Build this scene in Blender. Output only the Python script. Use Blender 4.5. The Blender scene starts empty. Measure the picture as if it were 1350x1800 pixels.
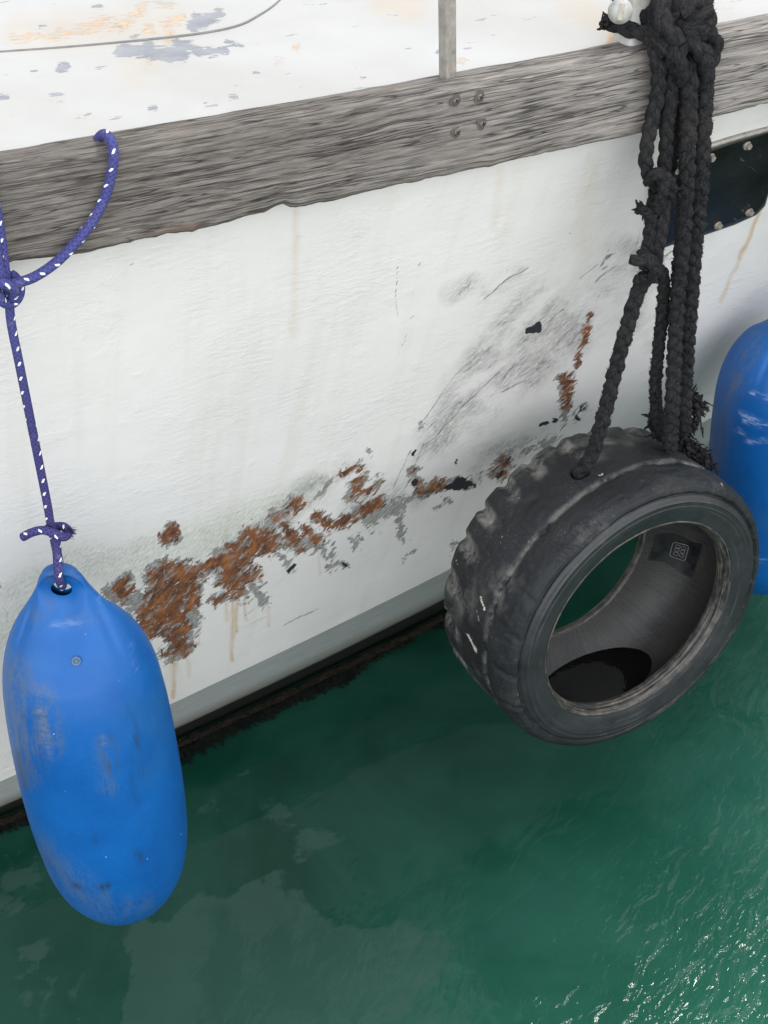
import bpy, bmesh, math
import numpy as np
from mathutils import Vector, Matrix
R = math.radians
rng = np.random.default_rng(7)
scene = bpy.context.scene
C = scene.collection

# ------------------------------------------------------------------ camera
H = 2.4; FPX = 2700.0; PITCH = R(37); ROLL = -R(2.3)
CAM = np.array([0, 0, H])
_f = np.array([0, math.cos(PITCH), -math.sin(PITCH)])
_r0 = np.array([1.0, 0, 0]); _u0 = np.cross(_r0, _f)
_r = math.cos(ROLL)*_r0 + math.sin(ROLL)*_u0
_u = np.cross(_r, _f)
cam_d = bpy.data.cameras.new('camera'); cam = bpy.data.objects.new('camera', cam_d); C.objects.link(cam)
m = Matrix(((_r[0], _u[0], -_f[0], 0), (_r[1], _u[1], -_f[1], 0), (_r[2], _u[2], -_f[2], H), (0, 0, 0, 1)))
cam.matrix_world = m
cam_d.sensor_fit = 'VERTICAL'; cam_d.sensor_height = 24.0; cam_d.lens = 24.0*FPX/1800.0
cam_d.clip_start = 0.05; cam_d.clip_end = 5000
scene.camera = cam

def ray(x, y):
    return _f + _r*(x-675)/FPX - _u*(y-900)/FPX
def proj(P):
    d = np.asarray(P) - CAM
    z = d @ _f
    return 675 + FPX*(d @ _r)/z, 900 - FPX*(d @ _u)/z

# ------------------------------------------------------------------ light
SUN_EL = R(58); SUN_AZ = R(36)      # azimuth measured from +Y towards +X
sdir = np.array([math.sin(SUN_AZ)*math.cos(SUN_EL), math.cos(SUN_AZ)*math.cos(SUN_EL), math.sin(SUN_EL)])
w = bpy.data.worlds.new('World'); scene.world = w; w.use_nodes = True
nt = w.node_tree; bg = nt.nodes['Background']
sky = nt.nodes.new('ShaderNodeTexSky'); sky.sky_type = 'NISHITA'; sky.sun_disc = False
sky.sun_elevation = SUN_EL; sky.sun_rotation = SUN_AZ; sky.dust_density = 3.0; sky.air_density = 1.2
hs = nt.nodes.new('ShaderNodeHueSaturation'); hs.inputs['Saturation'].default_value = 0.16
tc = nt.nodes.new('ShaderNodeTexCoord')
cn = nt.nodes.new('ShaderNodeTexNoise'); cn.inputs['Scale'].default_value = 2.6; cn.inputs['Detail'].default_value = 6
cr = nt.nodes.new('ShaderNodeMapRange'); cr.inputs['From Min'].default_value = .42; cr.inputs['From Max'].default_value = .6
cr.inputs['To Min'].default_value = 0.8; cr.inputs['To Max'].default_value = 1.35
mul = nt.nodes.new('ShaderNodeVectorMath'); mul.operation = 'SCALE'
nt.links.new(sky.outputs[0], hs.inputs['Color']); nt.links.new(tc.outputs['Generated'], cn.inputs['Vector'])
nt.links.new(cn.outputs['Fac'], cr.inputs['Value']); nt.links.new(cr.outputs[0], mul.inputs['Scale'])
# sky gradient added to brighten the hull, stronger behind the camera
sx_ = nt.nodes.new('ShaderNodeSeparateXYZ'); nt.links.new(tc.outputs['Generated'], sx_.inputs[0])
gr = nt.nodes.new('ShaderNodeMapRange'); gr.inputs['From Min'].default_value = .25; gr.inputs['From Max'].default_value = -.8
gr.inputs['To Min'].default_value = .62; gr.inputs['To Max'].default_value = 3.4
nt.links.new(sx_.outputs[1], gr.inputs['Value'])
mul2 = nt.nodes.new('ShaderNodeVectorMath'); mul2.operation = 'SCALE'
nt.links.new(hs.outputs[0], mul.inputs[0]); nt.links.new(mul.outputs[0], mul2.inputs[0]); nt.links.new(gr.outputs[0], mul2.inputs['Scale'])
nt.links.new(mul2.outputs[0], bg.inputs['Color'])
bg.inputs['Strength'].default_value = 0.15
sun_d = bpy.data.lights.new('sun', 'SUN'); sun_d.energy = 0.8; sun_d.angle = R(10); sun_d.color = (1, .97, .92)
sun = bpy.data.objects.new('sun', sun_d); C.objects.link(sun)
sun.rotation_euler = Vector(sdir).to_track_quat('Z', 'Y').to_euler()
scene.view_settings.view_transform = 'Standard'; scene.view_settings.look = 'None'
scene.view_settings.exposure = 0.74; scene.view_settings.gamma = 1
scene.render.engine = 'CYCLES'
scene.render.resolution_x = 768; scene.render.resolution_y = 1024

# ------------------------------------------------------------------ numpy noise
def _h(ix, iy, seed):
    n = (ix.astype(np.int64)*374761393 + iy.astype(np.int64)*668265263 + seed*974634777) & 0x7fffffff
    n = ((n ^ (n >> 13))*1274126177) & 0x7fffffff
    return ((n ^ (n >> 16)) & 0xffff)/65535.0
def vn(x, y, seed=0):
    x, y = np.broadcast_arrays(np.asarray(x, float), np.asarray(y, float))
    ix = np.floor(x); iy = np.floor(y); fx = x-ix; fy = y-iy
    fx = fx*fx*(3-2*fx); fy = fy*fy*(3-2*fy)
    a = _h(ix, iy, seed); b = _h(ix+1, iy, seed); c = _h(ix, iy+1, seed); d = _h(ix+1, iy+1, seed)
    return (a*(1-fx)+b*fx)*(1-fy) + (c*(1-fx)+d*fx)*fy
def fbm(x, y, seed=0, oct=4):
    t = 0; a = .5; n = 0
    for k in range(oct):
        t = t + a*vn(np.asarray(x)*2**k, np.asarray(y)*2**k, seed+k*17); n += a; a *= .5
    return t/n

# ------------------------------------------------------------------ object helpers
def tag(o, label=None, cat=None, group=None, kind=None):
    if label: o['label'] = label
    if cat: o['category'] = cat
    if group: o['group'] = group
    if kind: o['kind'] = kind
    return o
def empty(name, loc=(0, 0, 0)):
    o = bpy.data.objects.new(name, None); C.objects.link(o); o.location = loc; o.empty_display_size = .1
    return o
def link(name, me, mat, parent=None):
    o = bpy.data.objects.new(name, me); C.objects.link(o)
    if mat: me.materials.append(mat)
    if parent:
        o.parent = parent
        o.matrix_parent_inverse = Matrix.Translation(parent.matrix_basis.translation).inverted() if parent.type == 'EMPTY' else Matrix.Identity(4)
    return o
def mesh_from(name, V, Fq, uv=None, attrs=None, smooth=True):
    V = np.asarray(V, np.float32); Fq = np.asarray(Fq, np.int32)
    me = bpy.data.meshes.new(name)
    k = Fq.shape[1]
    me.vertices.add(len(V)); me.vertices.foreach_set('co', V.ravel())
    me.loops.add(Fq.size); me.loops.foreach_set('vertex_index', Fq.ravel())
    me.polygons.add(len(Fq)); me.polygons.foreach_set('loop_start', np.arange(0, Fq.size, k, dtype=np.int32))
    me.polygons.foreach_set('loop_total', np.full(len(Fq), k, np.int32))
    me.polygons.foreach_set('use_smooth', np.full(len(Fq), smooth))
    if uv is not None:
        at = me.attributes.new('st', 'FLOAT_VECTOR', 'POINT')
        u3 = np.zeros((len(V), 3), np.float32); u3[:, :uv.shape[1]] = uv
        at.data.foreach_set('vector', u3.ravel())
    for nme, a in (attrs or {}).items():
        at = me.attributes.new(nme, 'FLOAT', 'POINT'); at.data.foreach_set('value', np.asarray(a, np.float32).ravel())
    me.update(calc_edges=True); me.validate()
    return me
def grid_faces(n, mm, wu=False, wv=False, base=0):
    i = np.arange(n if wu else n-1); j = np.arange(mm if wv else mm-1)
    I, J = np.meshgrid(i, j, indexing='ij'); I2 = (I+1) % n; J2 = (J+1) % mm
    return np.stack([I*mm+J, I2*mm+J, I2*mm+J2, I*mm+J2], -1).reshape(-1, 4)+base
def grid(name, P, mat, parent=None, st=None, attrs=None, wu=False, wv=False, flip=False, smooth=True):
    n, mm = P.shape[:2]
    F = grid_faces(n, mm, wu, wv)
    if flip: F = F[:, ::-1]
    return link(name, mesh_from(name, P.reshape(-1, 3), F, None if st is None else st.reshape(n*mm, -1),
                {k: a.reshape(-1) for k, a in (attrs or {}).items()}, smooth), mat, parent)
class MB:
    """collects pieces (quads) into one mesh"""
    def __init__(s): s.V = []; s.F = []; s.S = []; s.A = []; s.n = 0
    def add(s, V, F, st=None, a=None):
        V = np.asarray(V, float).reshape(-1, 3)
        s.V.append(V); s.F.append(np.asarray(F)+s.n); s.n += len(V)
        s.S.append(np.zeros((len(V), 3)) if st is None else np.asarray(st).reshape(len(V), 3))
        s.A.append(np.zeros(len(V)) if a is None else np.asarray(a).reshape(-1))
    def build(s, name, mat, parent=None, smooth=True):
        return link(name, mesh_from(name, np.concatenate(s.V), np.concatenate(s.F), np.concatenate(s.S),
                    {'mask': np.concatenate(s.A)}, smooth), mat, parent)
def bm_obj(name, bm, mat, parent=None, smooth=False):
    me = bpy.data.meshes.new(name); bm.to_mesh(me); bm.free()
    if smooth:
        for p in me.polygons: p.use_smooth = True
    return link(name, me, mat, parent)

# ------------------------------------------------------------------ node helpers
class NM:
    def __init__(s, name, rough=.5):
        s.m = bpy.data.materials.new(name); s.m.use_nodes = True; s.t = s.m.node_tree
        s.b = s.t.nodes['Principled BSDF']; s.b.inputs['Roughness'].default_value = rough
    def N(s, typ, **k):
        n = s.t.nodes.new(typ)
        for a, v in k.items(): setattr(n, a, v)
        return n
    def set(s, n, key, v):
        inp = n.inputs[key]
        if isinstance(v, bpy.types.NodeSocket): s.t.links.new(v, inp)
        elif isinstance(v, (tuple, list)) and len(v) == 3 and inp.type == 'RGBA': inp.default_value = (*v, 1)
        else: inp.default_value = v
    def attr(s, name, out='Fac'):
        n = s.N('ShaderNodeAttribute', attribute_name=name); return n.outputs[out]
    def st(s): return s.attr('st', 'Vector')
    def obj(s): return s.N('ShaderNodeTexCoord').outputs['Object']
    def map(s, v, scale=(1, 1, 1), rot=(0, 0, 0), loc=(0, 0, 0)):
        n = s.N('ShaderNodeMapping'); s.set(n, 'Vector', v)
        n.inputs['Scale'].default_value = scale; n.inputs['Rotation'].default_value = rot; n.inputs['Location'].default_value = loc
        return n.outputs[0]
    def noise(s, v, scale, detail=4, rough=.55, dist=0, color=False):
        n = s.N('ShaderNodeTexNoise'); s.set(n, 'Vector', v)
        n.inputs['Scale'].default_value = scale; n.inputs['Detail'].default_value = detail
        n.inputs['Roughness'].default_value = rough; n.inputs['Distortion'].default_value = dist
        return n.outputs['Color' if color else 'Fac']
    def vor(s, v, scale, feature='F1', rand=1.0, out='Distance'):
        n = s.N('ShaderNodeTexVoronoi', feature=feature); s.set(n, 'Vector', v)
        n.inputs['Scale'].default_value = scale; n.inputs['Randomness'].default_value = rand
        return n.outputs[out]
    def ma(s, op, a, b=0.0, c=0.0, clamp=False):
        n = s.N('ShaderNodeMath', operation=op, use_clamp=clamp)
        for i, v in enumerate((a, b, c)):
            if isinstance(v, bpy.types.NodeSocket): s.t.links.new(v, n.inputs[i])
            else: n.inputs[i].default_value = v
        return n.outputs[0]
    def mr(s, v, a, b, c=0.0, d=1.0, smooth=False):
        n = s.N('ShaderNodeMapRange', interpolation_type='SMOOTHSTEP' if smooth else 'LINEAR')
        s.set(n, 'Value', v)
        for k, x in (('From Min', a), ('From Max', b), ('To Min', c), ('To Max', d)): s.set(n, k, x)
        return n.outputs[0]
    def mix(s, f, a, b, mode='MIX'):
        n = s.N('ShaderNodeMix', data_type='RGBA', blend_type=mode)
        for i, v in ((0, f), (6, a), (7, b)):
            if isinstance(v, bpy.types.NodeSocket): s.t.links.new(v, n.inputs[i])
            elif i == 0: n.inputs[0].default_value = v
            else: n.inputs[i].default_value = (*v, 1)
        return n.outputs[2]
    def xyz(s, v):
        n = s.N('ShaderNodeSeparateXYZ'); s.set(n, 0, v); return n.outputs
    def bump(s, h, strength=.5, dist=.01, prev=None):
        n = s.N('ShaderNodeBump'); s.set(n, 'Height', h); s.set(n, 'Strength', strength); s.set(n, 'Distance', dist)
        if prev is not None: s.set(n, 'Normal', prev)
        return n.outputs[0]
    def fin(s, color=None, rough=None, normal=None, **k):
        if color is not None: s.set(s.b, 'Base Color', color)
        if rough is not None: s.set(s.b, 'Roughness', rough)
        if normal is not None: s.set(s.b, 'Normal', normal)
        for a, v in k.items(): s.set(s.b, a.replace('_', ' '), v)
        return s.m

# ================================================================== MATERIALS
def paint_mat(name, base, base2, deck=False):
    n = NM(name, .45); st = n.st()
    big = n.noise(st, 3.0, 4); fine = n.noise(st, 90, 3); mid = n.noise(st, 22, 5, .65)
    rot = R(-52) if not deck else R(-8)
    dirv = n.map(n.map(st, rot=(0, 0, rot)), scale=(1.0, 3.6, 1) if not deck else (1, 2.6, 1))
    dirv2 = n.map(n.map(st, rot=(0, 0, rot)), scale=(1.0, 1.7, 1) if not deck else (1, 2.4, 1))
    flake = n.noise(dirv2, 42 if not deck else 26, 9, .74, .6)
    flake2 = n.noise(n.map(dirv, loc=(5, 3, 1)), 75, 5, .7)
    # clean paint and its yellowing
    col = n.mix(n.mr(big, .35, .65), base, base2)
    vs = n.noise(n.map(st, scale=(14, .9, 1)), 1.6, 4)
    col = n.mix(n.mr(vs, .52, .78, 0, .30 if not deck else .08), col, (.56, .53, .42))
    col = n.mix(n.mr(mid, .55, .8, 0, .12), col, (.50, .50, .46))
    # algae tint
    alg = n.ma('MULTIPLY', n.mr(n.attr('algae'), 0, 1), n.mr(flake2, .42, .66), clamp=True)
    col = n.mix(n.ma('MULTIPLY', alg, .8), col, (.40, .43, .30))
    # scuffs: thin streaks
    sv = n.map(n.map(st, rot=(0, 0, rot)), scale=(1, 3.2, 1))
    s1 = n.noise(sv, 36, 9, .82, 1.6); s2 = n.noise(n.map(st, rot=(0, 0, R(-35)), scale=(1, 1, 1)), 12, 4)
    sm = n.ma('MULTIPLY', n.attr('scuff'), n.mr(s1, .40, .64), clamp=True)
    sm = n.ma('MULTIPLY', sm, n.mr(s2, .36, .56), clamp=True)
    col = n.mix(n.ma('MULTIPLY', sm, .95), col, (.085, .085, .085))
    # explicit scratches
    sc = n.mr(n.ma('ADD', n.attr('scratch'), n.ma('MULTIPLY', n.ma('SUBTRACT', flake2, .5), 1.6)), .3, .7)
    col = n.mix(n.ma('MULTIPLY', sc, n.mr(mid, .36, .58, .15, .85)), col, (.10, .10, .10))
    # rust drips
    dr = n.ma('MULTIPLY', n.attr('drip'), n.mr(n.noise(n.map(st, scale=(60, 5, 1)), 2, 3), .15, .5), clamp=True)
    col = n.mix(n.ma('MULTIPLY', dr, n.mr(mid, .35, .6, .55, .95)), col, (.50, .29, .08))
    # random small chips over the whole face
    chip = n.mr(n.noise(dirv, 16 if not deck else 14, 5, .6), .735 if not deck else .665, .745 if not deck else .68)
    # grey primer
    def fld(nm, fl, amp, k=9.0, off=0.0):
        a = n.ma('ADD', n.attr(nm), n.ma('MULTIPLY', n.ma('SUBTRACT', fl, .5 + off), amp))
        return n.ma('MULTIPLY', a, k, clamp=True)
    g = fld('grey', flake, 9.0, 7)
    g = n.ma('MAXIMUM', g, n.ma('MULTIPLY', chip, .8))
    gcol = n.mix(n.mr(flake2, .35, .65), (.12, .125, .125), (.42, .425, .41)); gcol = n.mix(n.mr(mid, .5, .66, 0, .6), gcol, (.22, .13, .07)) if not deck else n.mix(n.mr(mid, .35, .65), (.20, .21, .23), (.27, .28, .30))
    # pale ragged halo where the coat has lifted
    halo = fld('grey', flake, 9.0, 3, -.08)
    col = n.mix(n.ma('MULTIPLY', halo, .25 if not deck else 0.0), col, (.80, .80, .78))
    col = n.mix(g, col, gcol)
    r_ = fld('rust', n.noise(n.map(dirv2, loc=(4, 4, 0)), 40, 9, .74, .7), 13.0, 4)
    rcol = n.mix(n.mr(n.noise(st, 30, 7, .75), .36, .62), (.040, .017, .011), (.23, .078, .023))
    rcol = n.mix(n.mr(n.noise(dirv2, 60, 5, .7), .54, .70, 0, .75), rcol, (.36, .26, .17))
    rcol = n.mix(n.mr(n.noise(n.map(st, scale=(1, .45, 1)), 26, 6, .7), .50, .62, 0, .8), rcol, (.060, .030, .020))
    rcol = n.mix(n.mr(n.noise(n.map(dirv2, loc=(9, 2, 0)), 17, 6, .7), .56, .66, 0, .8), rcol, (.27, .25, .23))
    rcol = n.mix(n.mr(n.noise(n.map(dirv2, loc=(1, 7, 0)), 22, 6, .7), .50, .62, 0, .85), rcol, (.33, .115, .026))
    if deck: rcol = n.mix(n.mr(flake2, .4, .6), (.60, .42, .17), (.48, .22, .06))
    col = n.mix(n.ma('MULTIPLY', n.ma('MULTIPLY', r_, .75), n.mr(flake2, .35, .62)) if deck else r_, col, rcol)
    b_ = fld('black', flake, 2.2, 9)
    col = n.mix(b_, col, (.016, .018, .022))
    chips = n.ma('MAXIMUM', g, n.ma('MAXIMUM', r_, b_))
    hgt = n.ma('MULTIPLY', chips, -1.0)
    bp = n.bump(hgt, .55, .0012)
    peel = n.noise(st, 190, 3, .6)
    wav = n.noise(n.map(st, rot=(0, 0, R(-25)), scale=(1, 3.5, 1)), 34, 5, .6)
    bp = n.bump(n.ma('ADD', n.ma('MULTIPLY', peel, .7), n.ma('MULTIPLY', wav, 2.2)), .50 if not deck else .15, n.mr(n.noise(st, 6, 4), .42, .66, .0002, .0015), bp)
    bp = n.bump(n.noise(st, 5, 3), .30, .012, bp)
    lump = n.mr(n.noise(n.map(st, loc=(2, 5, 0)), 11, 6, .65), .56, .72)
    bp = n.bump(n.ma('MULTIPLY', lump, flake2), .32 if not deck else .1, .005, bp)
    return n.fin(col, n.mr(chips, 0, 1, .42, .85), bp)
M = {}
M['hull'] = paint_mat('hull_paint', (.75, .725, .695), (.70, .68, .655))
M['deck'] = paint_mat('deck_paint', (.44, .44, .435), (.385, .385, .365), True)

def stripe_mat():
    n = NM('boot_stripe_paint', .5); st = n.st(); z = n.xyz(st)[1]
    nz = n.noise(n.map(st, scale=(1, 3, 1)), 14, 5)
    col = n.mix(n.mr(nz, .3, .7), (.25, .275, .26), (.33, .35, .335))
    low = n.mr(n.ma('ADD', z, n.ma('MULTIPLY', n.ma('SUBTRACT', nz, .5), -.25)), .66, .46)
    col = n.mix(n.ma('MULTIPLY', low, .8), col, (.10, .085, .055))
    blk = n.mr(n.ma('ADD', z, n.ma('MULTIPLY', n.noise(st, 14, 3), -.05)), .44, .40)
    col = n.mix(blk, col, (.010, .012, .010))  # shadowed gap below the grey stripe, painted black
    sp = n.mr(n.noise(st, 130, 1), .79, .80)
    col = n.mix(n.ma('MULTIPLY', sp, .7), col, (.6, .6, .55))
    return n.fin(col, .5, n.bump(nz, .3, .004))
M['stripe'] = stripe_mat()
def growth_mat():
    n = NM('marine_growth', .7); st = n.obj()
    a = n.noise(st, 90, 5, .7); b = n.noise(st, 320, 3)
    col = n.mix(n.mr(a, .35, .7), (.003, .003, .002), (.020, .016, .010))
    col = n.mix(n.mr(b, .62, .72, 0, .5), col, (.13, .115, .085))
    return n.fin(col, .9, n.bump(n.ma('ADD', a, b), .9, .006), Specular_IOR_Level=.15)
M['growth'] = growth_mat()
def weed_mat():
    n = NM('seaweed', .45)
    return n.fin(n.mix(n.mr(n.noise(n.obj(), 30, 3), .4, .6), (.001, .003, .002), (.005, .006, .004)), .8, Specular_IOR_Level=.15)
M['weed'] = weed_mat()

def wood_mat():
    n = NM('weathered_wood', .8); st = n.st()
    warp = n.noise(n.map(st, scale=(2.2, 9, 1)), 1.0, 3, .5)
    wv = n.N('ShaderNodeCombineXYZ'); x = n.xyz(st)
    n.set(wv, 0, x[0]); n.set(wv, 1, n.ma('ADD', x[1], n.ma('MULTIPLY', n.ma('SUBTRACT', warp, .5), .020))); n.set(wv, 2, x[2])
    v = wv.outputs[0]
    fine = n.noise(n.map(v, scale=(15, 250, 60)), 1, 7, .74)
    med = n.noise(n.map(v, scale=(5.5, 100, 30)), 1, 6, .68)
    blot = n.noise(n.map(st, scale=(1.2, 6, 2)), 2.2, 5, .6)
    col = n.mix(n.mr(fine, .40, .60), (.070, .060, .051), (.33, .300, .268))
    col = n.mix(n.mr(med, .38, .62, 0, .75), col, (.20, .185, .17))
    col = n.mix(n.mr(n.noise(n.map(v, scale=(10, 210, 60), loc=(3, 2, 0)), 1, 5, .7), .53, .60, 0, .9), col, (.055, .050, .045))
    # along the length: darker at the left and middle, paler at the right
    xs = n.mr(n.ma('ADD', x[0], n.ma('MULTIPLY', n.ma('SUBTRACT', blot, .5), 1.1)), .45, 1.2)
    col = n.mix(xs, n.mix(.42, col, (.074, .065, .057)), n.mix(.24, col, (.40, .375, .35)))
    br = n.ma('MULTIPLY', n.attr('mask'), n.mr(blot, .4, .6), clamp=True)
    col = n.mix(n.ma('MULTIPLY', br, .6), col, (.13, .065, .03))
    # long dark checks
    cr1 = n.noise(n.map(v, scale=(3.4, 90, 10), loc=(7, 3, 0)), 1, 3, .5)
    crack = n.mr(n.ma('ABSOLUTE', n.ma('SUBTRACT', cr1, .47)), .0, .016, 1, 0)
    cm = n.mr(n.noise(n.map(v, scale=(3.2, 14, 4)), 1, 3), .42, .50)
    crack = n.ma('MULTIPLY', crack, cm)
    cr2 = n.noise(n.map(v, scale=(3.6, 100, 10), loc=(1, 9, 0)), 1, 2, .5)
    crack2 = n.ma('MULTIPLY', n.mr(n.ma('ABSOLUTE', n.ma('SUBTRACT', cr2, .5)), .0, .03, 1, 0), n.mr(n.noise(n.map(v, scale=(8, 34, 4), loc=(2, 0, 0)), 1, 3), .42, .50))
    crack = n.ma('MAXIMUM', crack, n.ma('MULTIPLY', crack2, .9))
    col = n.mix(n.ma('MULTIPLY', crack, .92), col, (.012, .010, .009))
    # saw/age top
    h = n.ma('ADD', n.ma('MULTIPLY', fine, .35), n.ma('MULTIPLY', med, .9))
    h = n.ma('SUBTRACT', h, n.ma('MULTIPLY', crack, 1.0))
    return n.fin(col, .85, n.bump(h, .6, .0020), Specular_IOR_Level=.25)
M['wood'] = wood_mat()

def metal(name, col, rough=.4, rust=0.0, metallic=.7):
    n = NM(name, rough); o = n.obj()
    a = n.noise(o, 60, 5, .7)
    c = n.mix(n.mr(a, .35, .65), tuple(x*.65 for x in col), col)
    c = n.mix(n.mr(n.noise(n.map(o, scale=(1, 1, .3)), 45, 4, .7), .55, .7, 0, rust), c, (.14, .06, .025))
    return n.fin(c, n.mr(a, .3, .7, rough*.8, min(1, rough*1.4)), n.bump(a, .3, .001), Metallic=metallic)
M['galv'] = metal('galvanised_steel', (.40, .38, .34), .45, .5, .6)
M['bolt'] = metal('bolt_steel', (.42, .38, .32), .45, .5, .5)
M['sink'] = metal('worn_timber', (.10, .088, .076), .9, 0, 0)
M['screw'] = metal('screw_metal', (.20, .185, .165), .5, .4, .5)
M['wire'] = metal('grey_sheathing', (.19, .19, .185), .55, 0, .2)
def plate_mat():
    n = NM('black_plate', .3); st = n.st()
    a = n.noise(n.map(n.map(st, rot=(0, 0, R(40))), scale=(1, 9, 1)), 14, 6, .7)
    b = n.noise(st, 9, 4)
    c = n.mix(n.mr(b, .35, .7), (.006, .006, .006), (.016, .016, .016))
    c = n.mix(n.ma('MULTIPLY', n.mr(a, .60, .68), n.mr(b, .45, .6), clamp=True), c, (.13, .15, .17))
    c = n.mix(n.attr('mask'), c, (.045, .046, .048))
    return n.fin(c, n.mr(b, .3, .7, .22, .42), n.bump(a, .2, .001), Specular_IOR_Level=.14)
M['plate'] = plate_mat()
n_ = NM('white_post_paint', .5)
M['white'] = n_.fin(n_.mix(n_.mr(n_.noise(n_.obj(), 40, 5), .42, .7), (.46, .46, .44), (.28, .25, .19)), .5)

def rubber_mat(name='tyre_rubber', mode=0):
    n = NM(name, .6); o = n.obj(); st = n.st()
    a = n.noise(o, 11, 6, .65); b = n.noise(o, 70, 5, .7); d = n.noise(n.map(st, scale=(7, 30, 1)), 1.0, 6, .72)
    c = n.mix(n.mr(a, .35, .65), (.006, .0075, .009), (.016, .018, .020))
    if mode == 1: c = n.mix(n.mr(a, .35, .65), (.011, .0125, .014), (.020, .022, .0245))
    if mode == 0:
        # salty grey scuffing on the tread, masked
        k = n.ma('MULTIPLY', n.mr(n.ma('ADD', d, n.ma('MULTIPLY', a, .35)), .60, .76), n.mr(n.attr('mask'), .2, .8), clamp=True)
        c = n.mix(n.ma('MULTIPLY', k, .75), c, (.21, .20, .18))
        k2 = n.mr(n.ma('ADD', n.attr('scrape'), n.ma('MULTIPLY', n.ma('SUBTRACT', n.noise(o, 110, 4, .8), .5), 3.0)), .5, .7)
        c = n.mix(k2, c, (.52, .48, .40))
        k3 = n.ma('MULTIPLY', n.mr(n.noise(o, 260, 2), .66, .72), n.mr(a, .42, .6), clamp=True)
        c = n.mix(n.ma('MULTIPLY', k3, .5), c, (.22, .21, .19))
        e = n.bump(n.ma('ADD', n.ma('MULTIPLY', b, .4), d), .65, .004)
        cr = n.vor(n.map(st, scale=(26, 60, 1)), 1.0, 'DISTANCE_TO_EDGE')
        crm = n.ma('MULTIPLY', n.mr(cr, 0, .05, 1, 0), n.mr(n.noise(o, 9, 3), .5, .62), clamp=True)
        e = n.bump(n.ma('MULTIPLY', crm, -1), .5, .003, e)
        e = n.bump(n.noise(o, 38, 4, .65), .35, .004, e)
        return n.fin(c, n.mr(a, .3, .7, .50, .68), e, Specular_IOR_Level=.35)
    if mode == 1:   # side wall: fairly smooth with faint wear
        c = n.mix(n.ma('MULTIPLY', n.mr(b, .6, .72), .25), c, (.12, .12, .11))
        ring = n.noise(n.map(st, scale=(1.2, 150, 1)), 1.0, 3, .7)
        c = n.mix(n.mr(ring, .58, .74, 0, .28), c, (.15, .145, .13))
        return n.fin(c, n.mr(a, .3, .7, .38, .55), n.bump(n.ma('ADD', ring, n.ma('MULTIPLY', b, .4)), .22, .002))
    if mode == 2:   # liner with fine cords
        cords = n.noise(n.map(st, scale=(130, 5, 1), rot=(0, 0, .12)), 1.0, 3, .6)
        w_ = n.vor(n.map(st, scale=(40, 110, 1)), 1.0, 'DISTANCE_TO_EDGE')
        c = n.mix(n.mr(cords, .35, .65), (.010, .010, .010), (.030, .029, .027))
        c = n.mix(n.mr(a, .48, .7, 0, .5), c, (.048, .042, .035))
        return n.fin(c, .5, n.bump(n.ma('ADD', n.mr(w_, 0, .2, 0, .25), cords), .45, .0016))
    if mode == 3:   # bead, brown with old rust
        ring = n.noise(n.map(st, scale=(3.0, 260, 1)), 1.0, 4, .7)
        c = n.mix(n.mr(n.ma('ADD', n.ma('MULTIPLY', ring, .6), n.ma('MULTIPLY', d, .4)), .46, .62, 0, .8), c, (.17, .145, .11))
        tick = n.mr(n.noise(n.map(st, scale=(150, 2, 1)), 1.0, 1), .68, .72)
        c = n.mix(n.ma('MULTIPLY', tick, .5), c, (.02, .02, .02))
        return n.fin(c, .5, n.bump(ring, .5, .002))
M['tread'] = rubber_mat(); M['side'] = rubber_mat('sidewall_rubber', 1); M['liner'] = rubber_mat('liner_rubber', 2); M['bead'] = rubber_mat('bead_rubber', 3)
n_ = NM('patch_rubber', .3); M['patch'] = n_.fin(n_.mix(n_.mr(n_.noise(n_.obj(), 60, 4), .4, .6), (.006, .006, .008), (.018, .018, .02)), .3)
n_ = NM('patch_line', .5); M['patchline'] = n_.fin(n_.mix(n_.noise(n_.obj(), 90, 4), (.09, .09, .10), (.20, .20, .21)), .5)

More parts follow.
